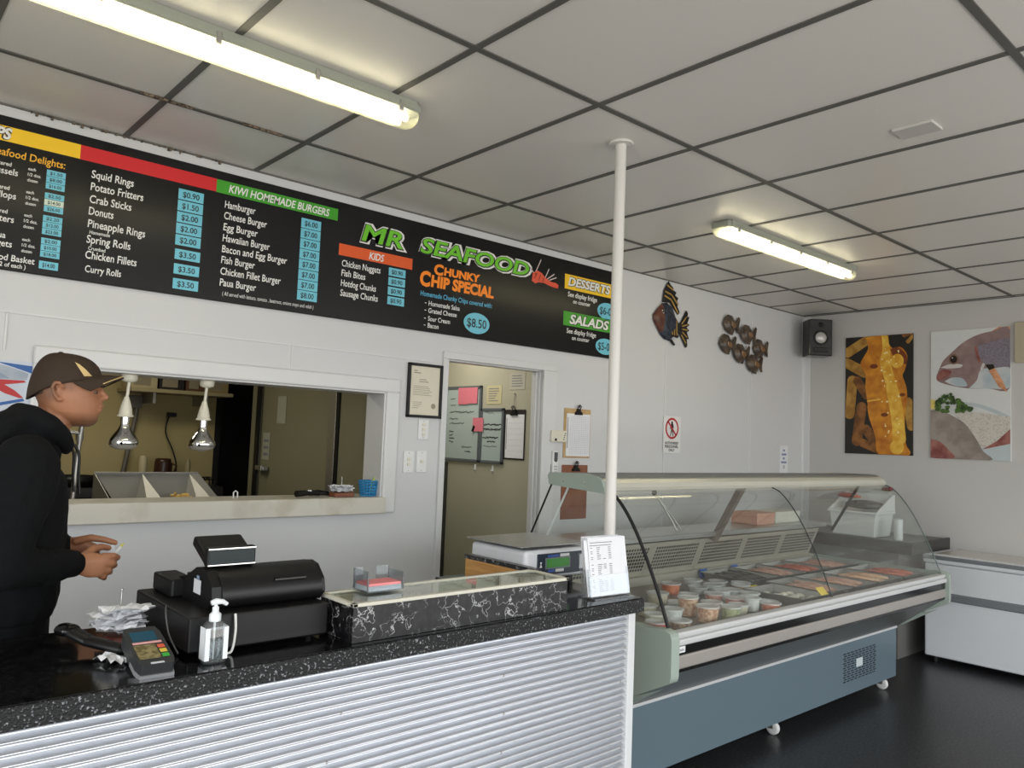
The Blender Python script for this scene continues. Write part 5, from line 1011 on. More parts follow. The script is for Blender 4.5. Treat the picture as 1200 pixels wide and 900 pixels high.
bx().rbox((-.058, -.04, 0), (.058, .04, .022), .004).build('wooden_base', mat('spike_wood', (124, 72, 48), .5), sk2, local=True)
bx().tube([(0, 0, .02), (0, 0, .105)], .0016, n=6).build('spike', STEEL, sk2, local=True)
q = bx(); rr = random.Random(5)
for k in range(8): crumple(q, rr.uniform(-.006, .006), rr.uniform(-.005, .005), .030+k*.0038, rr.uniform(.09, .125), rr.uniform(.05, .07), rr.uniform(-.4, .4), rr)
q.build('order_slips', PAPER, sk2, local=True)
tag(bx().tube([(1.553, 3.80, SZ+.001), (1.553, 3.80, SZ+.028), (1.563, 3.80, SZ+.036), (1.573, 3.80, SZ+.028), (1.573, 3.80, SZ+.001)], .0035, n=8).build('wire_clip', WHITEP), 'tiny white wire hoop standing on the servery sill edge', 'hoop')
# stainless chip scuttle
cs = thing('chip_scuttle', 'stainless steel two-bay chip scuttle with sloping sides behind the servery', 'chip scuttle', (1.33, 4.2, 0))
SCUT = mat('worn_scuttle_steel', (158, 156, 150), .5, .35, var=.1, scale=9)
def quad(q, *p): q.add([V(*a) for a in p], [tuple(range(len(p)))], 0)
q = bx(); yb, yf, zt_, zb = 4.42, 3.96, 1.295, 1.13
for a, b_ in ((1.08, 1.305), (1.305, 1.55)):
    m0, m1 = a+.075, b_-.075; yb2, yf2 = yb-.16, yf+.05
    quad(q, (a, yb, zt_), (b_, yb, zt_), (m1, yb2, zb), (m0, yb2, zb)); quad(q, (a, yf, zb+.02), (a, yb, zt_), (m0, yb2, zb), (m0, yf2, zb)); quad(q, (b_, yb, zt_), (b_, yf, zb+.02), (m1, yf2, zb), (m1, yb2, zb)); quad(q, (m0, yf2, zb), (m0, yb2, zb), (m1, yb2, zb), (m1, yf2, zb))
q.build('scuttle_bays', SCUT, cs)
q = bx(); q.prism([(3.955, 1.13), (yb+.004, zt_+.002), (yb+.004, .92), (3.955, .92)], 0, 1.074, 1.078).prism([(3.955, 1.13), (yb+.004, zt_+.002), (yb+.03, zt_), (yb+.03, .92), (3.955, .92)], 0, 1.552, 1.60).box((1.074, yb, .92), (1.60, yb+.012, zt_)); q.tube([(1.076, yb, zt_+.003), (1.60, yb, zt_+.003)], .004, n=8); q.build('outer_shell', SCUT, cs)
bx().rbox((1.0, 3.95, .86), (1.9, 4.6, .92), .004).box((1.04, 4.0, 0), (1.86, 4.55, .86)).build('fryer_bench', STEELM, cs)
q = bx(); rr = random.Random(21)
for k in range(60):
    x = rr.uniform(1.405, 1.455); y = rr.uniform(4.05, 4.22); z = 1.142+rr.uniform(0, .055); a = rr.uniform(0, 3.1); q.rbox((-.028, -.005, -.005), (.028, .005, .005), .001, M=Matrix.Translation((x, y, z)) @ Euler((rr.uniform(-.5, .5), rr.uniform(-.5, .5), a)).to_matrix().to_4x4(), seg=1)
stuff(tag(q.build('hot_chips', mat('golden_chips', (206, 168, 84), .55)), 'pile of golden hot chips in the right bay of the scuttle', 'chips'))
tp = thing('rinse_tap', 'grey upright rinse pipe with a side arm behind the man', 'tap', (.90, 4.05, 0))
bx().tube([(.885, 4.05, 0), (.895, 4.05, 1.0), (.905, 4.05, 1.36), (.918, 4.05, 1.56)], .011, n=12).build('pipe', STEELM, tp)
bx().tube([(.917, 4.05, 1.50), (.78, 4.05, 1.515)], .008, n=10).lathe([(.016, 1.465), (.017, 1.48), (.016, 1.497)], (.911, 4.05, 0), n=14).build('side_arm', STEELM, tp)
kbn = thing('kitchen_bench', 'dark kitchen bench against the cream back wall of the kitchen', 'bench', (1.6, 6.3, 0))
bx().rbox((-.3, 6.02, 1.03), (2.38, 6.597, 1.10), .004).build('bench_top', mat('kitchen_bench_black', (26, 24, 22), .4), kbn); bx().box((-.25, 6.08, 0), (2.34, 6.57, 1.03)).build('bench_body', mat('kitchen_bench_body', (60, 56, 48), .5), kbn)
KZ = 1.10
jg = thing('brown_jug', 'dark brown ribbed jug on the kitchen bench', 'jug', (2.0, 6.28, KZ))
q = bx().lathe([(.062, 0), (.066, .01), (.06, .18), (.054, .2), (.05, .2), (.05, .02)], (0, 0, 0), n=20)
for k in range(7): q.box((-.068+.0, -.004, .03), (-.06, .004, .17), 0, M=Matrix.Rotation(1.2+k*.25, 4, 'Z'))
q.build('jug_body', mat('jug_brown', (58, 34, 22), .3), jg, local=True); bx().tube([(.06, 0, .16), (.10, 0, .15), (.10, 0, .06), (.062, 0, .04)], .008, n=8).build('handle', mat('jug_brown', ()), jg, local=True)
t = tag(bx().lathe([(.03, 0), (.034, .005), (.03, .20), (.022, .22)], (0, 0, 0), n=16).build('cream_bottle', mat('cream_bottle', (188, 176, 140), .4), local=True), 'cream bottle standing left of the brown jug in the kitchen', 'bottle'); t.location = (1.86, 6.30, KZ)
t = tag(bx().lathe([(.09, 0), (.10, .01), (.108, .085), (.112, .09), (.1, .09), (.095, .02)], (0, 0, 0), n=20).build('red_tub', mat('tub_red', (122, 32, 26), .4), local=True), 'red tub on the kitchen bench', 'tub'); t.location = (1.70, 6.22, KZ)
t = thing('black_pans', 'low black pan on the kitchen bench left of the red tub', 'pan', (1.38, 6.2, KZ)); bx().lathe([(.12, 0), (.15, .03), (.155, .075), (.148, .075), (.14, .03)], (0, 0, 0), n=24).build('pan_body', BLACK, t, local=True); bx().tube([(-.15, 0, .065), (-.28, .02, .075)], .01, n=8).build('handle', BLACK, t, local=True)
t = tag(bx().lathe([(.02, 0), (.022, .16), (.012, .19), (.012, .2)], (0, 0, 0), n=14).build('sauce_bottle', mat('sauce_tan', (150, 140, 104), .4), local=True), 'slim tan bottle right of the brown jug in the kitchen', 'bottle'); t.location = (2.2, 6.32, KZ)
t = thing('drying_rack', 'low black wire rack at the right end of the kitchen bench', 'rack', (2.24, 6.16, KZ)); q = bx()
for k in range(6): q.tube([(-.1+k*.04, -.06, 0), (-.1+k*.04, -.06, .05), (-.1+k*.04, .06, .06), (-.1+k*.04, .06, 0)], .005, n=6)
q.tube([(-.1, -.06, .05), (.1, -.06, .05)], .006, n=6).tube([(-.1, .06, .06), (.1, .06, .06)], .006, n=6); q.build('wires', BLACK, t, local=True)
ks = thing('wall_shelf', 'pale shelf high on the kitchen back wall, loaded with boxes', 'shelf', (2.1, 6.4, 1.80)); bx().rbox((1.72, 6.22, 1.80), (2.49, 6.6, 1.83), .004).build('shelf_board', mat('kitchen_shelf_cream', (170, 158, 120), .5), ks); bx().box((1.9, 6.3, 1.72), (1.92, 6.6, 1.80)).box((2.3, 6.3, 1.72), (2.32, 6.6, 1.80)).build('shelf_bracket', STEELM, ks)
for k, (x0, x1, h_, cc, lab) in enumerate(((1.73, 1.92, .17, (190, 176, 140), 'pale carton at the left end of the kitchen shelf'), (1.935, 2.12, .15, (30, 26, 24), 'black box on the kitchen shelf'), (2.135, 2.28, .16, (96, 62, 40), 'brown box on the kitchen shelf'), (2.295, 2.47, .13, (160, 140, 96), 'tan box at the right end of the kitchen shelf'))):
    t = thing('storage_box', lab, 'box', ((x0+x1)/2, 6.4, 1.8305)); bx().rbox((x0, 6.28, 1.8305), (x1, 6.52, 1.83+h_), .004).build('box_body', mat('storage_box_%d' % k, cc, .6), t); bx().box((x0+.02, 6.279, 1.85), (x1-.05, 6.2805, 1.85+h_*.5)).build('box_label', mat('box_label_dull', (150, 140, 116), .6), t)
t = thing('power_socket', 'black plug and cord on the cream kitchen wall', 'socket', (2.14, 6.58, 1.62)); bx().rbox((2.10, 6.585, 1.60), (2.19, 6.6, 1.66), .004).build('socket_plate', KWALL, t); bx().rbox((2.10, 6.555, 1.625), (2.17, 6.586, 1.66), .006).build('plug', BLACK, t); bx().tube(spline([(2.11, 6.56, 1.63), (2.09, 6.55, 1.5), (2.15, 6.53, 1.35), (2.17, 6.5, 1.22), (2.08, 6.45, 1.115)]), .006, n=6).build('cord', BLACK, t)
t = thing('wall_pipe', 'grey pipe running down the cream kitchen wall', 'pipe', (1.8, 6.56, 1.1)); bx().tube([(1.87, 6.57, 1.74), (1.86, 6.565, 1.62), (1.79, 6.565, 1.14)], .017, n=10).rbox((1.80, 6.55, 1.68), (1.90, 6.6, 1.78), .006).build('pipe_run', mat('dull_grey_pipe', (112, 108, 98), .5), t)
t = tag(bx().box((2.4985, 5.30, 1.60), (2.4995, 5.44, 1.80)).build('door_notice', mat('dull_paper', (160, 160, 144), .7)), 'upper pale notice stuck on the cool room door', 'notice'); t.location.x += .0135
q = bx().box((2.4985, 5.54, 1.33), (2.4995, 5.66, 1.53)); [q.box((2.4978, 5.56, 1.36+.05*k), (2.4986, 5.64, 1.38+.05*k), 1) for k in range(3)]
t = tag(q.build('door_notice', [mat('dull_paper', ()), INK]), 'lower notice with bold lines above the cool room door handle', 'notice'); t.location.x += .0135
# corridor wall: whiteboards, notes, clipboard
WX = 3.639; CY = (0, -1, 0)
WB = mat('whiteboard', (176, 190, 188), .25, var=.02); PINK = mat('pink_sticky', (222, 122, 138), .7)
def whiteboard(y0, y1, z0, z1, label, marks, heavy):
    t = thing('whiteboard', label, 'whiteboard', (WX, (y0+y1)/2, z0)); a, b_ = y1, y0
    bx().box((WX-.010, y0+.01, z0+.01), (WX, y1-.01, z1-.01)).build('board_surface', WB, t)
    q = bx()
    for bb in ((y0, z0, y1, z0+.022), (y0, z1-.022, y1, z1), (y0, z0, y0+.022, z1), (y1-.022, z0, y1, z1)): q.rbox((WX-.016, bb[0], bb[1]), (WX, bb[2], bb[3]), .003)
    q.build('frame', mat('whiteboard_frame_grey', (92, 98, 102), .4), t)
    rr = random.Random(heavy)
    for (u0, w_, v0, th) in marks:
        q = bx()
        # handwriting: short joined strokes
        x = u0
        while x < u0+w_:
            dx = rr.uniform(.008, .018); q.flat(bar2(x, v0+rr.uniform(-.006, .006), x+dx, v0+rr.uniform(-.008, .008), th), (WX-.010, y1, z0), CY, UZ, .0006); x += dx*.9
        q.build('handwriting', INKB, t)
    return t
whiteboard(4.45, 4.885, 1.372, 1.938, 'larger whiteboard with pink notes and faint writing on the corridor wall', [(.06, .06, .47, .004), (.06, .06, .42, .004), (.06, .28, .37, .005), (.06, .10, .32, .004), (.06, .17, .285, .004), (.06, .04, .22, .005), (.06, .04, .195, .005), (.06, .06, .17, .005), (.06, .05, .145, .005), (.22, .12, .11, .004), (.26, .06, .075, .005)], 3)
whiteboard(4.19, 4.448, 1.372, 1.770, 'smaller whiteboard with bold black writing beside the larger one', [(.04, .10, .365, .003), (.04, .18, .28, .007), (.04, .19, .245, .007), (.03, .16, .185, .007), (.08, .08, .155, .006), (.04, .15, .125, .003)], 5)
for y0, y1, z0, z1, lab in ((4.60, 4.72, 1.80, 1.925, 'left pink sticky note at the top of the larger whiteboard'), (4.49, 4.60, 1.805, 1.925, 'right pink sticky note at the top of the larger whiteboard'), (4.41, 4.53, 1.60, 1.70, 'pink sticky note across the edge where both whiteboards meet')):
    t = tag(bx().box((WX-.0185, y0, z0), (WX-.0165, y1, z1)).build('sticky_note', PINK), lab, 'sticky note')
def wallnote(y0, y1, z0, z1, m_, name, lab, rows):
    q = bx().box((WX-.002, y0, z0), (WX, y1, z1)); rr = random.Random(rows)
    for k in range(rows): z = z1-.02-k*(z1-z0-.03)/rows; q.rect(.02, z-.006, .02+(y1-y0-.04)*rr.uniform(.6, 1), z, (WX-.002, y1, 0), CY, UZ, .0006, 1)
    tag(q.build(name, [m_, INK]), lab, 'note')
wallnote(4.235, 4.40, 1.80, 1.935, mat('cream_note', (196, 186, 148), .7), 'wall_note', 'cream handwritten note above the smaller whiteboard', 6); wallnote(3.99, 4.15, 1.90, 2.02, mat('pale_wall_note', (184, 180, 166), .7), 'wall_note', 'pale faint note high up on the corridor wall', 5)
cb = clipboard(-.11, .11, 0, .35, DARKB, 'black clipboard with blank paper hanging on the corridor wall', loc=(WX, 4.08, 1.41), rot=-PI/2, rows=7)
t = tag(bx().tube([(WX-.012, 4.09, 1.765), (WX-.006, 4.09, 1.86)], .0025, n=6).ball((WX-.006, 4.09, 1.87), .007).build('hanging_string', STEELM), 'thin hanger above the black clipboard', 'hanger')
for y in (4.50, 4.30): tag(bx().rbox((WX-.006, y-.01, 1.315), (WX, y+.01, 1.36), .003).tube([(WX-.006, y, 1.325), (WX-.022, y, 1.318), (WX-.024, y, 1.335)], .004, n=6).build('wall_hook', WHITEP), 'small white hook under the %s' % ('larger whiteboard' if y > 4.4 else 'smaller whiteboard'), 'hook')
tag(bx().tube([(WX-.012, 4.51, 1.64), (WX-.012, 4.53, 1.60)], .012, n=8).build('board_magnet', BLACK), 'black magnet near the lower right of the larger whiteboard', 'magnet').location.x -= .003

# ------------------------------------------------------------------ the man
def blob(name, balls_sets, voxel, smooth, m_, parent, seg=(14, 9), extra=None):
    q = bx()
    for s_ in balls_sets: q.hull(s_, n=seg[0], k=seg[1])
    if extra: extra(q)
    tmp = q.build('tmp_'+name, m_)
    md = tmp.modifiers.new('r', 'REMESH'); md.mode = 'VOXEL'; md.voxel_size = voxel; md.use_smooth_shade = True
    if smooth: sm = tmp.modifiers.new('s', 'SMOOTH'); sm.factor = .5; sm.iterations = smooth
    bpy.context.view_layer.update(); me = bpy.data.meshes.new_from_object(tmp.evaluated_get(bpy.context.evaluated_depsgraph_get()))
    loc = tmp.location.copy(); bpy.data.objects.remove(tmp)
    o = bpy.data.objects.new(name, me); COL.objects.link(o); me.name = name
    W = Matrix(); p = parent
    while p: W = p.matrix_basis @ W; p = p.parent
    o.parent = parent
    me.transform(W.inverted() @ Matrix.Translation(loc)); me.materials.clear(); me.materials.append(m_); me.polygons.foreach_set('use_smooth', [True]*len(me.polygons)); me.update(); return o
MY = 2.75
man = thing('person', 'young man in black hoodie and brown cap behind the counter, looking down at his hands', 'person', (.45, MY, 0))
HEADL = [(1.538, .640, .596, .018), (1.545, .655, .580, .034), (1.556, .663, .560, .046), (1.568, .664, .535, .055), (1.580, .667, .512, .062), (1.588, .6685, .505, .064), (1.594, .6695, .502, .066), (1.5985, .670, .500, .067), (1.603, .6705, .498, .068), (1.612, .671, .495, .070), (1.622, .670, .490, .072), (1.632, .668, .486, .073), (1.645, .666, .480, .074), (1.656, .671, .476, .075), (1.665, .673, .473, .076), (1.685, .664, .482, .074), (1.705, .640, .495, .068), (1.722, .612, .512, .055), (1.735, .588, .53, .04), (1.742, .565, .545, .02)]
def head_extra(q):
    n = 40; rings = []
    for z, xf, xb, w_ in HEADL:
        c = (xf+xb)/2; a = (xf-xb)/2; r = []
        for k in range(n):
            th = 2*PI*k/n; cx, sy_ = math.cos(th), math.sin(th); ex = .86 if cx > 0 else .9
            px = c+a*math.copysign(abs(cx)**ex, cx); py = w_*math.copysign(abs(sy_)**.88, sy_)
            if cx > 0: py *= 1-.16*cx
            # eye sockets
            e = math.exp(-((z-1.648)/.010)**2)*math.exp(-((abs(py)-.031)/.014)**2) if cx > .3 else 0
            px -= .009*e
            r.append(turn((px, MY+py, z)))
        rings.append(r)
    vs = [v for r in rings for v in r]
    q.add(vs, [(i*n+k, i*n+(k+1) % n, (i+1)*n+(k+1) % n, (i+1)*n+k) for i in range(len(rings)-1) for k in range(n)]+[tuple(range(n))[::-1], tuple(range((len(rings)-1)*n, len(rings)*n))], 0, True)
E_ = lambda x, y, z, r: ((x, MY+y, z), r)
YAW = math.radians(-15); NECK = V(.556, MY, 1.6)
def turn(v):
    d = V(*v)-NECK; c, s_ = math.cos(YAW), math.sin(YAW); return NECK+V(d.x*c-d.y*s_, d.x*s_+d.y*c, d.z)
def T_(x, y, z, r): return (tuple(turn((x, MY+y, z))), r)
sets = []
# nose, lips, brow, ears
sets += [[T_(.664, 0, 1.656, .007), T_(.681, 0, 1.635, .0080)], [T_(.682, 0, 1.6335, .0088), T_(.672, 0, 1.627, .009)], [T_(.668, .010, 1.628, .0065), T_(.668, -.010, 1.628, .0065), T_(.676, 0, 1.630, .006)], [T_(.670, -.018, 1.603, .004), T_(.6735, 0, 1.6045, .0055), T_(.670, .018, 1.603, .004)], [T_(.667, -.016, 1.591, .0045), T_(.670, 0, 1.590, .006), T_(.667, .016, 1.591, .0045)], [T_(.655, 0, 1.560, .010), T_(.650, -.014, 1.560, .01), T_(.650, .014, 1.560, .01)]]
for s_ in (-1, 1):
    sets += [[T_(.664, .014*s_, 1.6615, .006), T_(.655, .045*s_, 1.660, .007)]]
    c = [(.566, .076, 1.656), (.556, .083, 1.668), (.544, .086, 1.667), (.538, .086, 1.652), (.544, .083, 1.632), (.556, .076, 1.616), (.564, .073, 1.618)]
    for a, b_ in zip(c[:-1], c[1:]): sets.append([T_(a[0], a[1]*s_, a[2], .0052), T_(b_[0], b_[1]*s_, b_[2], .0052)])
    sets += [[T_(.556, .074*s_, 1.654, (.010, .004, .011)), T_(.553, .074*s_, 1.628, (.008, .004, .008))]]
# neck, torso
sets += [[E_(.556, 0, 1.60, .050), E_(.530, 0, 1.50, .056), E_(.48, 0, 1.43, .060)], [E_(.455, 0, 1.39, (.09, .14, .05)), E_(.46, 0, 1.25, (.105, .14, .08))], [E_(.46, 0, 1.25, (.105, .14, .08)), E_(.45, 0, .96, (.085, .13, .07))], [E_(.45, .07, .93, .065), E_(.45, -.07, .93, .065)]]
for s_ in (-1, 1):
    sets += [[E_(.45, .095*s_, .90, .066), E_(.465, .10*s_, .50, .048)], [E_(.465, .10*s_, .50, .052), E_(.43, .10*s_, .09, .036)], [E_(.43, .10*s_, .05, .034), E_(.55, .12*s_, .032, (.04, .04, .024))]]
# right arm (towards the counter) and left arm
SHR, ELR, WRR = (.445, 2.565, 1.42), (.395, 2.50, 1.150), (.600, 2.612, 1.132)
SHL, ELL, WRL = (.43, 2.935, 1.425), (.38, 3.0, 1.168), (.612, 2.815, 1.160)
for sh_, el, wr in ((SHR, ELR, WRR), (SHL, ELL, WRL)): sets += [[((sh_[0], sh_[1], sh_[2]-.02), .045), (el, .040)], [(el, .040), (wr, .026)]]
# right hand
sets += [[(WRR, (.024, .022, .026)), ((.640, 2.610, 1.135), (.020, .017, .030)), ((.682, 2.600, 1.138), (.012, .0125, .016)), ((.667, 2.602, 1.100), (.012, .012, .012)), ((.640, 2.606, 1.108), (.016, .015, .02))]]
def finger(pts, r0, r1): return [[(pts[i], r0+(r1-r0)*i/(len(pts)-1)), (pts[i+1], r0+(r1-r0)*(i+1)/(len(pts)-1))] for i in range(len(pts)-1)]
sets += finger([(.676, 2.600, 1.150), (.702, 2.602, 1.149), (.720, 2.620, 1.141), (.716, 2.648, 1.136)], .0115, .0085)
sets += finger([(.678, 2.598, 1.132), (.701, 2.600, 1.127), (.713, 2.620, 1.118), (.703, 2.648, 1.116)], .0115, .0085)
sets += finger([(.672, 2.600, 1.114), (.692, 2.602, 1.106), (.702, 2.622, 1.098), (.692, 2.646, 1.098)], .011, .008)
sets += finger([(.662, 2.602, 1.100), (.680, 2.606, 1.089), (.688, 2.624, 1.081), (.680, 2.644, 1.083)], .0100, .0075)
sets += finger([(.625, 2.622, 1.150), (.655, 2.642, 1.168), (.684, 2.664, 1.170), (.708, 2.676, 1.163)], .0135, .0088)
# left hand, half hidden behind the right
sets += [[(WRL, (.024, .022, .026)), ((.655, 2.80, 1.158), (.018, .016, .028)), ((.695, 2.79, 1.150), (.012, .012, .014)), ((.690, 2.795, 1.118), (.012, .012, .012))]]
sets += finger([(.690, 2.790, 1.152), (.718, 2.778, 1.146), (.738, 2.754, 1.142), (.738, 2.728, 1.142)], .0112, .0085)
sets += finger([(.690, 2.792, 1.136), (.717, 2.778, 1.126), (.733, 2.754, 1.122), (.730, 2.730, 1.124)], .0112, .0085)
sets += finger([(.688, 2.794, 1.120), (.711, 2.780, 1.106), (.722, 2.757, 1.102), (.717, 2.736, 1.106)], .0108, .0082)
sets += finger([(.682, 2.796, 1.108), (.699, 2.784, 1.091), (.708, 2.764, 1.085), (.702, 2.746, 1.088)], .0100, .0078)
sets += finger([(.640, 2.785, 1.176), (.676, 2.764, 1.186), (.712, 2.748, 1.180), (.742, 2.738, 1.170)], .0130, .0088)
body = blob('body', sets, .0036, 3, SKIN, man, (12, 8), head_extra)
# hair at the back and sides, stubble, eyes, brows
def on_head(z, th, lift):
    for i in range(len(HEADL)-1):
        if HEADL[i][0] <= z <= HEADL[i+1][0]:
            f_ = (z-HEADL[i][0])/(HEADL[i+1][0]-HEADL[i][0]); xf, xb, w_ = [HEADL[i][j]+(HEADL[i+1][j]-HEADL[i][j])*f_ for j in (1, 2, 3)]; break
    c = (xf+xb)/2; a = (xf-xb)/2; cx, sy_ = math.cos(th), math.sin(th)
    px = c+a*math.copysign(abs(cx)**(.86 if cx > 0 else .9), cx); py = w_*math.copysign(abs(sy_)**.88, sy_)*(1-.16*cx if cx > 0 else 1)
    d = V(px-c, py, 0).normalized(); return turn(V(px, MY+py, z)+d*lift)
def head_patch(name, m_, zs_of, th0, th1, nt_=24, nz_=8, lift=.0012):
    q = bx(); vs = []
    for i in range(nt_+1):
        th = th0+(th1-th0)*i/nt_; z0, z1 = zs_of(th)
        for j in range(nz_+1): u = j/nz_; e = min(1, 10*min(u, 1-u), 12*min(i/nt_, 1-i/nt_)); vs.append(on_head(z0+(z1-z0)*u, th, -.003+(lift+.003)*max(0, e)))
    q.add(vs, [(i*(nz_+1)+j, (i+1)*(nz_+1)+j, (i+1)*(nz_+1)+j+1, i*(nz_+1)+j+1) for i in range(nt_) for j in range(nz_)], 0, True); return q.build(name, m_, man)
HAIR = two_tone('cropped_dark_hair', (44, 32, 25), (86, 60, 44), 260, .35, .7, .8)
head_patch('hair', HAIR, lambda th: (1.618+.012*min(1, abs(th-PI)), 1.69), PI-.95, PI+.95, lift=.0022)
for s_ in (-1, 1):
    ey = bx().ball(turn((.6475, MY+.031*s_, 1.647)), (.0095, .0100, .0055)).build('eye', mat('eye_white_shaded', (120, 100, 88), .4), man); bx().ball(turn((.6555, MY+.0305*s_, 1.646)), (.0030, .0048, .0048), n=10, k=8).build('iris', BLACKG, ey)  # whites coloured dark to put in the shade of the brim
    bx().tube([turn(p_) for p_ in ((.670, MY+.014*s_, 1.663), (.667, MY+.030*s_, 1.666), (.657, MY+.046*s_, 1.663))], [.0025, .0035, .002], n=8).build('eyebrow', HAIR, man)
bx().tube([turn(p_) for p_ in ((.6665, MY-.022, 1.5975), (.6725, MY, 1.598), (.6665, MY+.022, 1.5975))], [.001, .0016, .001], n=6).build('lip_line', mat('lip_shadow_brown', (112, 62, 52), .5), man)
# cap
CAPB = mat('cap_brown', (58, 46, 36), .75, var=.12, scale=60, bump=.06, bscale=300, spec=.25); CAPT = mat('cap_tan_flash', (206, 180, 124), .7)
cc_ = V(.566, MY, 0)
def caprim(ph): return V(.566+.101*math.cos(ph), MY+.085*math.sin(ph), 1.666+.026*math.cos(ph)-.026*max(0, -math.cos(ph))**2)
def capdome(ph, t, lift=0):
    r = caprim(ph); a = t*PI/2; top = V(.548, MY, 1.764); k = math.cos(a)**.72; h_ = math.sin(a)**1.05
    p_ = V(top.x+(r.x-top.x)*k, MY+(r.y-MY)*k, r.z+(top.z-r.z)*h_)
    if lift: p_ += (p_-V(.56, MY, 1.66)).normalized()*lift
    return turn(p_)
q = bx(); n, k_ = 48, 14; vs = [capdome(2*PI*i/n, j/k_*.985) for j in range(k_+1) for i in range(n)]
q.add(vs, [(j*n+i, j*n+(i+1) % n, (j+1)*n+(i+1) % n, (j+1)*n+i) for j in range(k_) for i in range(n)]+[tuple(range(k_*n, k_*n+n))], 0, True)
cap = q.build('cap', CAPB, man); md = cap.modifiers.new('thickness', 'SOLIDIFY'); md.thickness = .003; md.offset = -1
q = bx(); ns, nr = 24, 8; vs = []
for sd in (0, 1):
    for i in range(ns+1):
        s_ = -1+2*i/ns; r = caprim(s_*1.25); L_ = .068*(1-.30*s_*s_)
        for j in range(nr+1):
            u = j/nr; vs.append(turn(V(r.x-.006+L_*u, MY+(r.y-MY)*(1-.06*u*u), r.z+.010+(.010*u-.012*u*u)*(1-s_*s_)-.040*s_*s_*u**.8*.6-.010*s_*s_-.0035*sd)))
N_ = (ns+1)*(nr+1); W_ = nr+1
fs = [(i*W_+j, (i+1)*W_+j, (i+1)*W_+j+1, i*W_+j+1) for i in range(ns) for j in range(nr)]
fs += [tuple(N_+a for a in f[::-1]) for f in fs]
edge_ = [i*W_+nr for i in range(ns+1)]; fs += [(edge_[i], edge_[i+1], N_+edge_[i+1], N_+edge_[i]) for i in range(ns)]
fs += [(j, j+1, N_+j+1, N_+j) for j in range(nr)]+[(ns*W_+j+1, ns*W_+j, N_+ns*W_+j, N_+ns*W_+j+1) for j in range(nr)]
q.add(vs, fs, 0, True); q.build('brim', CAPB, cap)
vsn = [V(*vs[i*W_+nr]) for i in range(3, ns-2)]; bx().tube([(v.x-.004, v.y, v.z+.0012) for v in vsn], .0016, n=6).build('brim_piping', CAPT, cap)
bx().ball(turn((.548, MY, 1.764)), (.008, .008, .004)).build('cap_button', CAPB, cap)
for s_ in (-1, 1):
    pts = [capdome(s_*1.22, .46, .0022), capdome(s_*1.10, .22, .0022), capdome(s_*1.02, .10, .0022), capdome(s_*.76, .08, .0022), capdome(s_*.94, .26, .0022), capdome(s_*1.10, .40, .0022)]
    q = bx().add(pts, [(0, 1, 2, 3, 4, 5) if s_ < 0 else (5, 4, 3, 2, 1, 0)], 0); part(q.build('cap_flash', CAPT, cap), 'tan flash on the side of the cap')
bx().add([capdome(a, t, .0015) for a, t in ((-.42, .30), (-.22, .27), (-.16, .34), (-.30, .40), (-.44, .37))], [(0, 1, 2, 3, 4)]).build('cap_emblem', mat('cap_emblem_red', (86, 44, 38), .7), cap)
# hoodie
HOOD = mat('black_fleece', (15, 16, 18), .95, var=.25, scale=40, bump=.15, bscale=120, spec=.2)
hs_ = [[E_(.445, 0, 1.45, (.10, .15, .05)), E_(.455, 0, 1.36, (.140, .185, .08)), E_(.462, 0, 1.22, (.138, .18, .09))], [E_(.462, 0, 1.22, (.138, .18, .09)), E_(.460, 0, 1.04, (.140, .178, .05))], [E_(.460, 0, 1.04, (.140, .178, .04)), E_(.452, 0, .972, (.128, .168, .022))], [E_(.50, 0, 1.475, (.072, .085, .03)), E_(.47, 0, 1.42, (.10, .12, .04))]]
for sh_, el, wr in ((SHR, ELR, WRR), (SHL, ELL, WRL)):
    s_ = 1 if sh_[1] > MY else -1
    hs_ += [[((sh_[0]+.005, sh_[1]-.03*s_, sh_[2]+.005), .088), ((sh_[0], sh_[1], sh_[2]-.05), .086), (((sh_[0]+el[0])/2, (sh_[1]+el[1])/2, (sh_[2]+el[2])/2), .076)], [(((sh_[0]+el[0])/2, (sh_[1]+el[1])/2, (sh_[2]+el[2])/2), .076), ((el[0]+.005, el[1], el[2]), .062)], [((el[0], el[1], el[2]), .062), (tuple(el[i]+(wr[i]-el[i])*.72 for i in range(3)), .049)]]
    p1 = tuple(el[i]+(wr[i]-el[i])*.78 for i in range(3)); p2 = tuple(el[i]+(wr[i]-el[i])*.97 for i in range(3)); hs_ += [[(p1, .047), (p2, .039)]]
    for f_, dz in ((.25, .02), (.5, -.01), (.68, .012)): c = [el[i]+(wr[i]-el[i])*f_ for i in range(3)]; hs_ += [[((c[0]-.02, c[1]-.02*s_, c[2]+dz+.03), .022), ((c[0]+.02, c[1]+.0, c[2]+dz-.035), .020)]]
hoodie = blob('hoodie', hs_, .009, 5, HOOD, man)
t_mod = hoodie.modifiers.new('folds', 'DISPLACE'); tx = bpy.data.textures.new('cloth_folds', 'CLOUDS'); tx.noise_scale = .11; t_mod.texture = tx; t_mod.strength = .022; t_mod.mid_level = .5
hd_ = [[E_(.455, 0, 1.562, (.030, .07, .034)), E_(.425, 0, 1.53, (.05, .10, .05))], [E_(.425, 0, 1.535, (.05, .10, .045)), E_(.38, 0, 1.47, (.05, .12, .05))], [E_(.38, 0, 1.48, (.045, .11, .05)), E_(.335, 0, 1.42, (.035, .09, .05))]]
ring = [(.450, 0, 1.570), (.470, .060, 1.562), (.515, .082, 1.538), (.552, .066, 1.510), (.575, .035, 1.482), (.583, .0, 1.468)]
hd_ += [[E_(.47, 0, 1.50, (.07, .10, .03)), E_(.45, 0, 1.44, (.10, .15, .03))]]
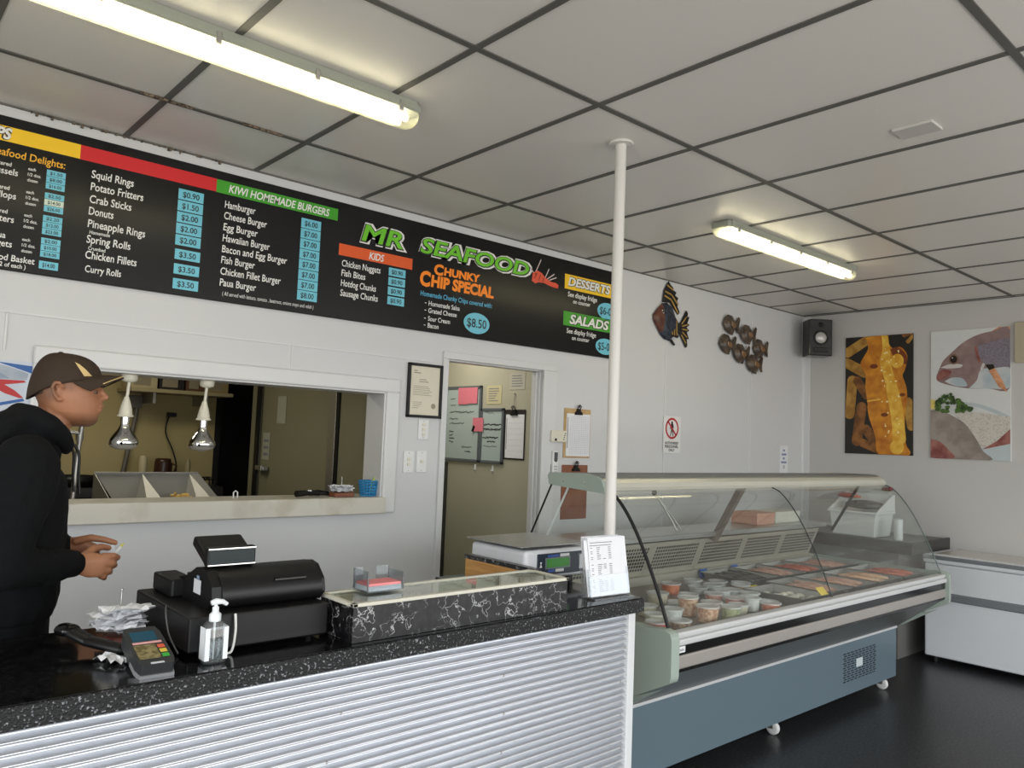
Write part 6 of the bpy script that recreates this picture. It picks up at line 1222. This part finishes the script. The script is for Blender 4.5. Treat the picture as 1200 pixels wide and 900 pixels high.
for s_ in (-1, 1):
    for a, b_, ra, rb in zip(ring[:-1], ring[1:], (.034, .036, .034, .029, .024), (.036, .034, .029, .024, .020)): hd_.append([E_(a[0], a[1]*s_, a[2], ra), E_(b_[0], b_[1]*s_, b_[2], rb)])
blob('hood', hd_, .008, 5, HOOD, hoodie)
for s_ in (-1, 1): bx().tube(spline([(.598, MY+.03*s_, 1.482), (.613, MY+.034*s_, 1.45), (.616, MY+.036*s_, 1.39), (.622, MY+.036*s_, 1.33)]), .0042, n=8).build('drawstring', BLACK, hoodie)
bx().tube([V(*[WRR[i]+(WRR[i]-ELR[i])*(-.12) for i in range(3)]), V(*[WRR[i]+(WRR[i]-ELR[i])*.0 for i in range(3)])], [.0405, .0385], n=18).build('cuff', HOOD, hoodie); bx().tube([V(*[WRL[i]+(WRL[i]-ELL[i])*(-.12) for i in range(3)]), V(*[WRL[i]+(WRL[i]-ELL[i])*.0 for i in range(3)])], [.0405, .0385], n=18).build('cuff', HOOD, hoodie)
TRO = mat('black_trousers', (16, 17, 20), .9, spec=.2, var=.2, scale=30, bump=.1, bscale=90)
ts = [[E_(.455, 0, 1.01, (.118, .160, .03)), E_(.455, 0, .86, (.120, .168, .05))]]
for s_ in (-1, 1): ts += [[E_(.455, .088*s_, .87, (.112, .098, .06)), E_(.468, .10*s_, .50, .072)], [E_(.468, .10*s_, .50, .072), E_(.435, .10*s_, .10, .056)]]
tr = blob('trousers', ts, .011, 4, TRO, man)
for s_ in (-1, 1):
    sh = blob('shoe', [[E_(.41, .10*s_, .04, (.045, .042, .036)), E_(.56, .12*s_, .034, (.055, .046, .030))], [E_(.43, .10*s_, .08, .046), E_(.46, .105*s_, .06, .044)]], .007, 3, BLACK, man)
# what he holds
pn = tag(bx().tube([(.712, 2.700, 1.118), (.752, 2.712, 1.160)], .0058, n=10).tube([(.752, 2.712, 1.160), (.758, 2.714, 1.167), (.762, 2.715, 1.172)], [.0058, .003, .0012], n=8, m=1).build('pen', [WHITEP, mat('pen_tip_yellow', (206, 200, 90), .4)]), 'white pen held between both hands of the man', 'pen')
q = bx().rbox((-.032, -.003, -.016), (.012, .003, .014), .002, M=Matrix.Translation((.722, 2.706, 1.152)) @ Matrix.Rotation(-.3, 4, 'Y')); tag(q.build('folded_paper', PAPER), 'small folded white paper held in the hands of the man', 'paper')
